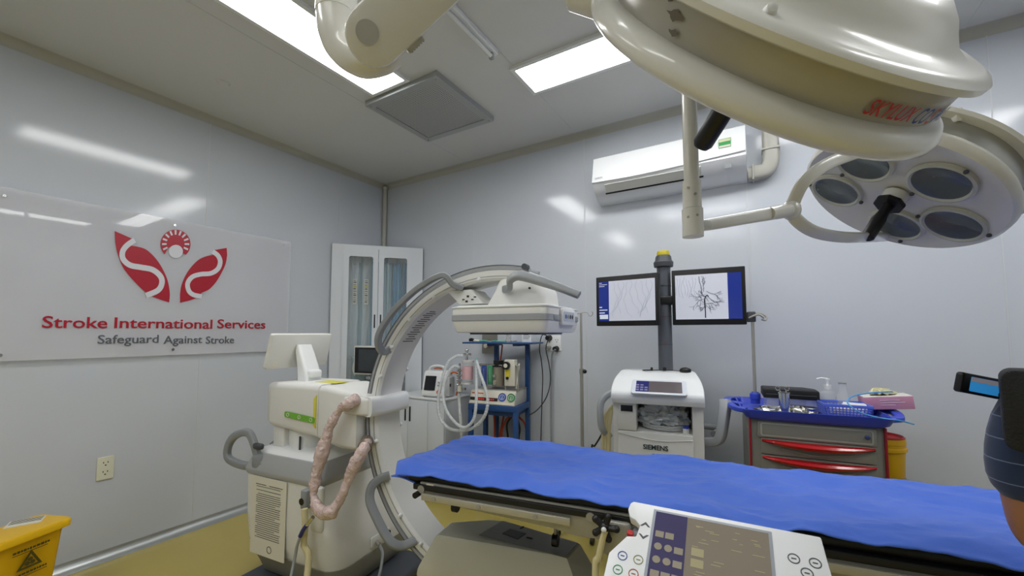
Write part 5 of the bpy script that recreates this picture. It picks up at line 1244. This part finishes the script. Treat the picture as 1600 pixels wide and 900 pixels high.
# clear organiser and black case
t = on_tray('plastic_organiser', 'clear plastic organiser box under the black case on the blue tray', 'box', 1235, 640, .24)
g = G(); g.b2((-.125, -.07, 0), (.125, .07, .004)); [g.b2(a_, b_) for a_, b_ in (((-.125, -.07, 0), (.125, -.066, .075)), ((-.125, .066, 0), (.125, .07, .075)), ((-.125, -.07, 0), (-.121, .07, .075)), ((.121, -.07, 0), (.125, .07, .075)), ((-.002, -.07, 0), (.002, .07, .07)), ((.06, -.07, 0), (.063, .07, .07)))]; g.build('box', CLEAR, t)
t2 = on_tray('black_case', 'flat black case lying on the clear organiser on the blue tray', 'case', 1233, 628, .24, R(-3))
t2.location.z += .076; WM[t2.name].translation.z += .076
g = G(); g.prism([(-.135, -.085), (.135, -.085), (.135, .03), (.085, .095), (-.135, .095)], Matrix.Identity(4), .052, .008); g.build('case_body', BLKV, t2)
G().b2((-.12, -.088, .022), (.12, -.083, .026)).build('lid_seam', DARKG, t2)
# steel tray and bowls
t = on_tray('instrument_tray', 'shallow polished steel tray at the front left of the blue top', 'tray', 1235, 650, .07)
g = G(); g.loft([[(p[0], p[1], z) for p in rrect(w_, h_, .03, 5)] for w_, h_, z in ((.31, .13, .0), (.335, .155, .014), (.345, .165, .016), (.335, .155, .012), (.30, .12, .003))]); g.build('tray', CHROME, t)
def bowl(name, lb, px, ly, r, h, cat='bowl', sx=1):
    t = on_tray(name, lb, cat, px, 645, ly); t.location.z += .004
    g = G(); g.lathe([(0, .0), (r*.7, 0), (r*.92, h*.35), (r, h), (r*1.08, h+.002), (r*.97, h-.002), (r*.86, h*.4), (r*.6, .006), (0, .005)], (0, 0, 0), (0, 0, 1), 32)
    for v in g.bm.verts: v.co.x *= sx
    g.build('bowl', CHROME, t); return t
bowl('kidney_dish', 'steel kidney dish left of the tall canister on the tray', 1205, .06, .042, .035, 'dish', 1.35)
bowl('steel_bowl', 'steel bowl right behind the tall canister on the tray', 1246, .09, .048, .042)
t = bowl('lidded_pot', 'small round steel pot with banded side at the right of the tray', 1267, .05, .034, .045, 'pot')
G().cyl((0, 0, .045), (0, 0, .05), .035, seg=28).build('lid', CHROME, t)
t = on_tray('forceps_canister', 'tall polished steel canister holding two scissors on the tray', 'canister', 1226, 640, .045)
g = G(); h_ = .125; g.lathe([(0, .006), (.036, .006), (.038, .0), (.026, .008), (.026, h_), (.0285, h_+.001), (.0285, h_-.004), (.024, h_-.004), (.024, .01), (0, .01)], (0, 0, 0), (0, 0, 1), 32); g.build('canister', CHROME, t)
def scis(x, lb, a):
    t = thing('scissors', lb, 'scissors', tuple(world_of(DT, (dq(1226, 640, .045).x+x, .045, zt+.02))), R(7), 'scissors in the canister')
    g = G(); g.cyl((0, 0, 0), (a*.5, 0, .115), .003)
    for s_ in (0,): g.tube([(a*.5+.011*math.cos(q)+a*.4, 0, .128+.011*math.sin(q)) for q in [k*math.pi/6 for k in range(12)]], .0022, 6, closed=True, smooth=2)
    g.build('scissors_body', CHROME, t)
scis(-.006, 'steel scissors leaning left in the canister', -.025); scis(.004, 'steel scissors leaning right in the canister', .012)
# bottles
t = on_tray('pump_bottle', 'clear hand gel bottle with white pump on the blue tray', 'bottle', 1294, 625, .26)
G().lathe([(0, 0), (.038, 0), (.040, .01), (.040, .10), (.034, .115), (.018, .125), (.016, .135), (0, .135)], (0, 0, 0), (0, 0, 1), 32).build('bottle', CLEAR, t)
G().cyl((0, 0, .13), (0, 0, .155), .019).cyl((0, 0, .155), (0, 0, .185), .006).cyl((0, 0, .183), (0, 0, .192), .012).tube([(0, 0, .19), (-.03, 0, .192), (-.05, 0, .186)], .005, 8).build('pump', WHITE, t)
G().b2((-.02, -.0415, .02), (.02, -.039, .08)).build('clear_label', mat('gel_label', 'aab4c8', .4), t)
t = on_tray('glass_bottle', 'clear glass bottle with a green and white label beside the pump bottle', 'bottle', 1317, 625, .20)
G().lathe([(0, 0), (.032, 0), (.034, .01), (.034, .09), (.02, .125), (.016, .16), (.018, .175), (0, .175)], (0, 0, 0), (0, 0, 1), 32).build('bottle', CLEAR, t)
G().cyl((0, 0, .172), (0, 0, .178), .019).build('cap', GREYP, t)
G().lathe([(.0345, .015), (.0348, .015), (.0348, .07), (.0345, .07)], (0, 0, 0), (0, 0, 1), 24, R(200), R(340)).build('label', PAPER, t); G().lathe([(.0352, .05), (.0354, .05), (.0354, .068), (.0352, .068)], (0, 0, 0), (0, 0, 1), 24, R(205), R(335)).build('label_bar', mat('label_teal', '2f5a55', .5), t)
# basket
t = on_tray('plastic_basket', 'light blue perforated plastic basket on the right of the tray', 'basket', 1318, 645, .10)
bw_, bd_, bh_ = .20, .17, .075
g = G()
def slat_wall(p0, p1, q0, q1):
    """perforated wall between a bottom line p0-p1 and a top line q0-q1"""
    p0, p1, q0, q1 = map(Vector, (p0, p1, q0, q1))
    for k in range(14): a_ = k/13; g.tube([p0.lerp(p1, a_), q0.lerp(q1, a_)], .0025, 6, smooth=0)
    for k in (0, .25, .42, .59, .76, 1): g.tube([p0.lerp(q0, k), p1.lerp(q1, k)], .0028, 6, smooth=0)
w0, d0, w1, d1 = bw_/2-.015, bd_/2-.012, bw_/2, bd_/2
B_ = [(-w0, -d0, .003), (w0, -d0, .003), (w0, d0, .003), (-w0, d0, .003)]; T_ = [(-w1, -d1, bh_), (w1, -d1, bh_), (w1, d1, bh_), (-w1, d1, bh_)]
for k in range(4): slat_wall(B_[k], B_[(k+1) % 4], T_[k], T_[(k+1) % 4])
g.b2((-w0, -d0, 0), (w0, d0, .003)); g.build('mesh_sides', LBLUE, t)
G().tube([Vector(p) for p in T_], .006, 8, closed=True, smooth=0, sq=(1.3, .8)).build('rim', LBLUE, t)
bk = t
t = thing('folded_gauze', 'white folded paper packet lying in the blue basket', 'packet', tuple(Vector(bk.location)+Vector((.02, .01, .004))), R(20))
G().box((0, 0, .035), (.14, .11, .05), .012).build('packet', PAPER, t)
t = thing('gauze_pad', 'white pad on top of the packet at the basket rim', 'packet', tuple(Vector(bk.location)+Vector((.05, .02, .065))), R(-10)); G().box((0, 0, .008), (.10, .07, .012), .005).build('pad', WHITE, t)
# glove box
t = on_tray('glove_box', 'tilted pink and white glove box on the right end of the tray', 'box', 1383, 640, .19, R(-8))
t.rotation_euler = (R(0), R(-6), R(4)); t.location.z += .055
g = G().b2((-.095, -.06, 0), (.105, .06, .065), .003); g.build('carton', mat('pink_carton', 'c98fa8', .5), t)
G().b2((-.094, -.059, .0645), (.104, .059, .067), .001).build('carton_top', mat('carton_top', 'd9d6cc', .5), t)
g = G()
for k, l in ((0, .08), (1, .10), (2, .06)): g.b2((-.03, -.0615, .045-.012*k), (-.03+l, -.0595, .049-.012*k))
g.build('carton_print', mat('carton_print', 'e0c4d0', .5), t)
g = G(); g.loft([[(.055*math.cos(a)*s_+.0, .028*math.sin(a)*s_*1.1, .067+h_) for a in [k*math.pi/12 for k in range(24)]] for s_, h_ in ((1, 0), (.95, .003), (.5, .004))]); g.build('opening', BLACK, t)
gl_ = thing('rubber_glove', 'crumpled cream latex glove pulled from the pink box', 'glove', tuple(Vector(t.location)+Vector((-.01, 0, .07))), R(10))
g = G(); random.seed(9)
for k in range(7): a = random.uniform(0, 6.28); g.tube([(random.uniform(-.04, .04), random.uniform(-.02, .02), .004+.003*k), (.03*math.cos(a), .02*math.sin(a), .012+.002*k), (.06*math.cos(a+.6), .03*math.sin(a+.6), .006)], .009, 8, sq=(1, .6))
g.build('latex', mat('latex', 'd9d3a8', .5), gl_)
# blue catheter curve
P = [dq(1395, 612, .12), dq(1370, 613, .10), dq(1340, 617, .04), dq(1325, 624, -.02), dq(1327, 633, -.06), dq(1345, 645, -.075), dq(1375, 653, -.075), dq(1405, 657, -.07), dq(1428, 663, -.04)]
o = G().tube([world_of(DT, p) for p in P], .0035, 8).build('catheter_tube', mat('catheter_blue', '4fa0d8', .35)); tag(o, 'thin light blue catheter tube curling over the basket and tray edge', 'tube')
# sharps bucket held at the right side of the trolley
bc = dq(1395, 700, .33)
SB = thing('sharps_bucket', 'yellow round sharps bucket with red lid ring hung beside the drawer trolley', 'bucket', tuple(world_of(DT, (DW+.075, .30, 0))), R(7))
zb0, zb1 = dq(1400, 742, .30).z, dq(1400, 683, .30).z
br_ = .098
G().lathe([(0, zb0), (br_*.88, zb0), (br_*.9, zb0+.005), (br_*.97, zb1-.07), (br_*1.06, zb1-.065), (br_*1.06, zb1-.05), (br_*.99, zb1-.045), (br_*1.0, zb1-.03), (br_*1.03, zb1-.028), (br_*1.0, zb1), (br_*.9, zb1), (br_*.88, zb1-.02), (0, zb1-.025)], (0, 0, 0), (0, 0, 1), 40).build('pail', YELD, SB)
G().lathe([(br_*.985, zb1-.002), (br_*1.0, zb1+.004), (br_*.92, zb1+.010), (br_*.85, zb1-.004), (0, zb1-.012)], (0, 0, 0), (0, 0, 1), 40).build('lid', mat('lid_red', 'a3282a', .4), SB)
G().box((-.03, -br_*.93, (zb0+zb1)/2), (.05, .004, .035)).build('printed_label', mat('label_dkyellow', 'b08a10', .5), SB)
G().b2((DW-.005, .22, zb0-.012), (DW+.16, .38, zb0-.001), .003).build('bucket_bracket', STEEL, DT)

# ------------------------------------------------------------------ yellow clinical waste bin, front left
pR = on_z(.50, 117, 806); pL = on_z(.50, 0, 849)
BZ = .50
ed = (Vector((pR.x, pR.y, 0))-Vector((pL.x, pL.y, 0))).normalized()
pBk = on_z(.50, 92, 796)
WB = thing('waste_bin', 'yellow clinical waste bin with biohazard print by the left wall', 'bin', (pR.x, pR.y, 0), math.atan2(ed.y, ed.x))
BL, BW = .64, .23
g = G(); g.loft([[(p[0], p[1], z) for p in rrect(w_, d_, .035, 5, -BL/2, BW/2)] for w_, d_, z in ((BL-.03, BW-.03, BZ-.045), (BL, BW, BZ-.04), (BL+.002, BW+.002, BZ-.012), (BL-.01, BW-.01, BZ-.002), (BL-.05, BW-.05, BZ))]); g.build('lid', YEL, WB, ang=50)
g = G(); g.loft([[(p[0], p[1], z) for p in rrect(w_, d_, .03, 5, -BL/2, BW/2)] for w_, d_, z in ((BL-.13, BW-.10, 0), (BL-.12, BW-.09, .02), (BL-.05, BW-.04, BZ-.04))]); g.build('bin_body', YELD, WB, ang=50)
a = [onw(WB, BZ+.001, *p) for p in ((5, 815), (62, 805), (70, 815), (20, 828))]
lbm = frameM((sum(p.x for p in a)/4, sum(p.y for p in a)/4, BZ), a[1]-a[0], (0, 1, 0))
lw_ = (a[1]-a[0]).length; G().prism(rrect(lw_, .10, .004), lbm, .002).build('lid_label', PAPER, WB)
g = G(); [g.prism(rrect(lw_*.9, .005, .001, 2, 0, .04-.016*k), lbm, .003) for k in range(4)]; g.build('label_print', INK, WB)
# print on the front face: slightly leaning face
fy = lambda z: .045-.035*(z/BZ)+.004
MF = frameM((-.20, fy(.40)-.013, .385), (1, 0, 0), (0, -.062, 1))
def fpos(px, py):
    Mi = MF.inverted() @ WM[WB.name].inverted(); o = Mi @ CAMP; d = Mi.to_3x3() @ ray(px, py); return o-d*(o.z/d.z)
tri3 = [fpos(*p) for p in ((48, 865), (30, 888), (62, 878))]
cx3 = sum(p.x for p in tri3)/3; cy3 = sum(p.y for p in tri3)/3; s3 = .058
g = G(); To = [(cx3+s3*math.cos(R(a)), cy3+s3*math.sin(R(a))) for a in (90, 210, 330)]; Ti = [(cx3+s3*.66*math.cos(R(a)), cy3+s3*.66*math.sin(R(a))) for a in (90, 210, 330)]
for k in range(3):
    k2 = (k+1) % 3; g.prism([To[k], To[k2], Ti[k2], Ti[k]], MF, .0015)
for a in (90, 210, 330): g.prism([(cx3+.012*math.cos(R(a))+.010*math.cos(R(b)), cy3+.012*math.sin(R(a))+.010*math.sin(R(b))) for b in range(0, 360, 30)], MF, .0014)
PRB = mat('olive_print', '4a4412', .6); g.build('biohazard_triangle', PRB, WB)
for (pa, pb2), hh in ((((20, 866), (75, 846)), .012), (((22, 899), (73, 884)), .012)):
    a_, b_ = fpos(*pa), fpos(*pb2); yy = (a_.y+b_.y)/2
    g = G(); x = a_.x; random.seed(int(hh*1000+yy*999))
    while x < b_.x: l = random.uniform(.006, .014); g.prism(rrect(l, hh*random.uniform(.7, 1), .001, 2, x+l/2, yy), MF, .0014); x += l+.003
    g.prism(rrect(b_.x-a_.x, .003, .001, 2, (a_.x+b_.x)/2, yy-.014), MF, .0014)
    g.build('print_line', PRB, WB)

# ------------------------------------------------------------------ person at the right edge, holding a video camera
def W3(lat, D, z): return fw(lat, D, z)
SKIN = mat('skin', 'a0704c', .5, noise=.06, nscale=12, bump=.15, bscale=60)
HAIR = mat('hair', '1d1916', .6)
TROU = mat('dark_trousers', '22252c', .8)
def plaid():
    m = bpy.data.materials.new('navy_plaid'); m.use_nodes = True; nt = m.node_tree; b = nt.nodes['Principled BSDF']; L = nt.links.new
    tc = nt.nodes.new('ShaderNodeTexCoord'); sp = nt.nodes.new('ShaderNodeSeparateXYZ'); L(tc.outputs['Object'], sp.inputs[0])
    def stripes(sock, freq, thr):
        mu = nt.nodes.new('ShaderNodeMath'); mu.operation = 'MULTIPLY'; mu.inputs[1].default_value = freq; fr = nt.nodes.new('ShaderNodeMath'); fr.operation = 'FRACT'; lt = nt.nodes.new('ShaderNodeMath'); lt.operation = 'LESS_THAN'; lt.inputs[1].default_value = thr
        L(sock, mu.inputs[0]); L(mu.outputs[0], fr.inputs[0]); L(fr.outputs[0], lt.inputs[0]); return lt.outputs[0]
    ad = nt.nodes.new('ShaderNodeMath'); ad.operation = 'ADD'; m0 = nt.nodes.new('ShaderNodeMath'); m0.operation = 'MULTIPLY'; m0.inputs[1].default_value = .856; m1 = nt.nodes.new('ShaderNodeMath'); m1.operation = 'MULTIPLY'; m1.inputs[1].default_value = .517
    L(sp.outputs[0], m0.inputs[0]); L(sp.outputs[1], m1.inputs[0]); L(m0.outputs[0], ad.inputs[0]); L(m1.outputs[0], ad.inputs[1])
    def mixc(prev, fac, col):
        mx = nt.nodes.new('ShaderNodeMix'); mx.data_type = 'RGBA'; L(fac, mx.inputs['Factor'])
        if isinstance(prev, tuple): mx.inputs['A'].default_value = prev
        else: L(prev, mx.inputs['A'])
        mx.inputs['B'].default_value = lin(col); return mx.outputs['Result']
    c = mixc(lin('18233f'), stripes(sp.outputs[2], 11, .42), '26375f'); c = mixc(c, stripes(ad.outputs[0], 13, .40), '20304f')
    c = mixc(c, stripes(sp.outputs[2], 22, .05), '6d7c98'); c = mixc(c, stripes(ad.outputs[0], 26, .06), '5d6c8a')
    L(c, b.inputs['Base Color']); b.inputs['Roughness'].default_value = .85; b.inputs['Sheen Weight'].default_value = .2; return m
PLAID = plaid()
def skin_mesh(name, nodes, edges, m, parent, root=0, sub=2):
    me = bpy.data.meshes.new(name); me.from_pydata([tuple(n[:3]) for n in nodes], edges, []); me.materials.append(m)
    o = bpy.data.objects.new(name, me); COL.objects.link(o)
    sk = o.modifiers.new('skin', 'SKIN'); sk.use_smooth_shade = True
    if not me.skin_vertices:
        bm = bmesh.new(); bm.from_mesh(me); bm.verts.layers.skin.verify(); bm.to_mesh(me); bm.free()
    for i, n in enumerate(nodes):
        d = me.skin_vertices[0].data[i]; r = n[3]; d.radius = (r, r) if not isinstance(r, tuple) else r; d.use_root = (i == root)
    o.modifiers.new('sub', 'SUBSURF').levels = sub; o.modifiers['sub'].render_levels = sub
    dg = bpy.context.evaluated_depsgraph_get(); ev = o.evaluated_get(dg); nm = bpy.data.meshes.new_from_object(ev)
    bpy.data.objects.remove(o)
    if parent: nm.transform(WM[parent.name].inverted())
    for p in nm.polygons: p.use_smooth = True
    if not nm.materials: nm.materials.append(m)
    return link(bpy.data.objects.new(name, nm), parent)
PC = W3(1.42, .74, 0)
PE = thing('person', 'person in navy plaid short sleeves at the right edge, only a bent arm showing', 'person', tuple(PC), 0)
def B(lat, D, z, r): v = W3(lat, D, z); return (v.x, v.y, v.z, r)
bn = [B(1.42, .74, .95, .09), B(1.42, .74, 1.12, .09), B(1.42, .74, 1.30, .105), B(1.42, .75, 1.44, .055), B(1.42, .77, 1.50, .05),      # 0-4 trunk and neck
      B(1.42, .79, 1.58, .085), B(1.42, .80, 1.67, .08),                                                                                # 5-6 head
      B(1.28, .80, 1.375, .055), B(1.135, .88, 1.345, .052), B(1.105, .90, 1.20, .052), B(1.12, .90, 1.055, .050), B(1.21, .905, 1.08, .042), B(1.30, .92, 1.25, .026),  # 7-12 left arm
      B(1.55, .74, 1.37, .055), B(1.62, .78, 1.33, .05), B(1.66, .82, 1.18, .044), B(1.66, .86, 1.05, .038), B(1.55, .90, 1.15, .034), B(1.40, .93, 1.27, .026),           # 13-18 right arm
      B(1.35, .74, .88, .095), B(1.34, .74, .50, .06), B(1.34, .72, .10, .04), B(1.33, .82, .045, .035),
      B(1.50, .74, .88, .095), B(1.51, .74, .50, .06), B(1.51, .72, .10, .04), B(1.52, .82, .045, .035)]
be = [(0, 1), (1, 2), (2, 3), (3, 4), (4, 5), (5, 6), (2, 7), (7, 8), (8, 9), (9, 10), (10, 11), (11, 12), (2, 13), (13, 14), (14, 15), (15, 16), (16, 17), (17, 18), (0, 19), (19, 20), (20, 21), (21, 22), (0, 23), (23, 24), (24, 25), (25, 26)]
body = skin_mesh('body', bn, be, SKIN, PE)
sh = [B(1.42, .74, .86, .16), B(1.42, .74, 1.08, .15), B(1.42, .74, 1.30, .15), B(1.42, .75, 1.42, .07), B(1.28, .80, 1.375, .075), B(1.125, .89, 1.345, .080), B(1.100, .90, 1.24, .070), B(1.103, .90, 1.125, .066), B(1.55, .74, 1.37, .075), B(1.63, .78, 1.33, .072), B(1.66, .82, 1.18, .066), B(1.66, .85, 1.10, .064)]
skin_mesh('shirt', sh, [(0, 1), (1, 2), (2, 3), (2, 4), (4, 5), (5, 6), (6, 7), (2, 8), (8, 9), (9, 10), (10, 11)], PLAID, PE)
tr = [B(1.42, .74, .90, .12), B(1.36, .74, .80, .10), B(1.34, .74, .50, .08), B(1.34, .72, .12, .062), B(1.48, .74, .80, .10), B(1.51, .74, .50, .08), B(1.51, .72, .12, .062)]
skin_mesh('trousers', tr, [(0, 1), (1, 2), (2, 3), (0, 4), (4, 5), (5, 6)], TROU, PE)
g = G(); hh_ = W3(1.42, .79, 1.635)
g.sph(hh_, .105, (1, 1, 1.05)); g.build('hair', HAIR, PE, world=True)
for lt in (1.34, 1.515):
    f_ = W3(lt, .79, .04); G().box((f_.x, f_.y, .04), (.10, .27, .08), .03, rz=YAW).build('shoe', BLACK, PE, world=True)
# hands with fingers around the camera body
def hand(lat, D, z, s_):
    nodes = [B(lat, D, z, .024), B(lat-.01*s_, D+.005, z+.045, (.034, .018))]; ed_ = [(0, 1)]
    for k in range(4):
        i0 = len(nodes); o_ = (k-1.5)*.018; L_ = (.9, 1, .95, .75)[k]
        nodes += [B(lat-.012*s_+o_*.3, D+.0+o_, z+.08, .010), B(lat-.030*s_+o_*.3, D+o_, z+.08+.03*L_, .009), B(lat-.055*s_+o_*.2, D+o_, z+.08+.035*L_, .008)]
        ed_ += [(1, i0), (i0, i0+1), (i0+1, i0+2)]
    i0 = len(nodes); nodes += [B(lat-.025*s_, D-.028, z+.04, .011), B(lat-.05*s_, D-.03, z+.07, .010)]; ed_ += [(1, i0), (i0, i0+1)]
    return skin_mesh('hand', nodes, ed_, SKIN, PE, sub=1)
hand(1.30, .92, 1.26, 1); hand(1.40, .93, 1.28, 1)
VC = thing('video_camera', 'black video camera with a flip-out screen at the right edge', 'camera', tuple(dep(1600, 640, .84)), YAW)
def vq(px, py, D): return dep(px, py, D)
a, b = vq(1566, 578, .82), vq(1566, 703, .82)
Mc = frameM((a+b)/2, (math.cos(YAW-R(48)), math.sin(YAW-R(48)), 0), (0, 0, 1))
hgt = (a.z-b.z)
G().prism(rrect(.19, hgt, .02, 5, .095, 0), Mc @ Matrix.Translation((0, 0, -.10)), .10, .006).build('camera_body', mat('camera_black', '17181a', .6, bump=.3, bscale=200), VC, world=True)
G().cyl(Mc @ Vector((.12, .02, -.11)), Mc @ Vector((.12, .02, -.22)), .04, seg=32).build('lens_barrel', BLACK, VC, world=True)
q0, q1, q2 = vq(1497, 581, .93), vq(1580, 597, .93), vq(1502, 612, .93)
Mq = frameM((q0+q1)/2+(q2-q0)/2, q1-q0, q0-q2); wq = (q1-q0).length; hq = (q2-q0).length
fs = G().prism(rrect(wq, hq, .006), Mq @ Matrix.Translation((0, 0, -.012)), .016, .003).build('flip_screen', BLACK, VC, world=True)
G().prism(rrect(wq*.82, hq*.72, .002, 2, wq*.07, 0), Mq @ Matrix.Translation((0, 0, .0035)), .001).build('screen_picture', mat('lcd_blue', '2f86c8', .15, emit=.5), fs, world=True)
G().prism(rrect(wq*.80, hq*.22, .002, 2, wq*.07, hq*.24), Mq @ Matrix.Translation((0, 0, .0042)), .001).build('picture_top', mat('lcd_grey', '8f8a90', .15, emit=.3), fs, world=True)
G().cyl(Mq @ Vector((wq*.48, 0, -.005)), Mc @ Vector((.01, .02, -.08)), .012).build('screen_hinge', BLACK, VC, world=True)
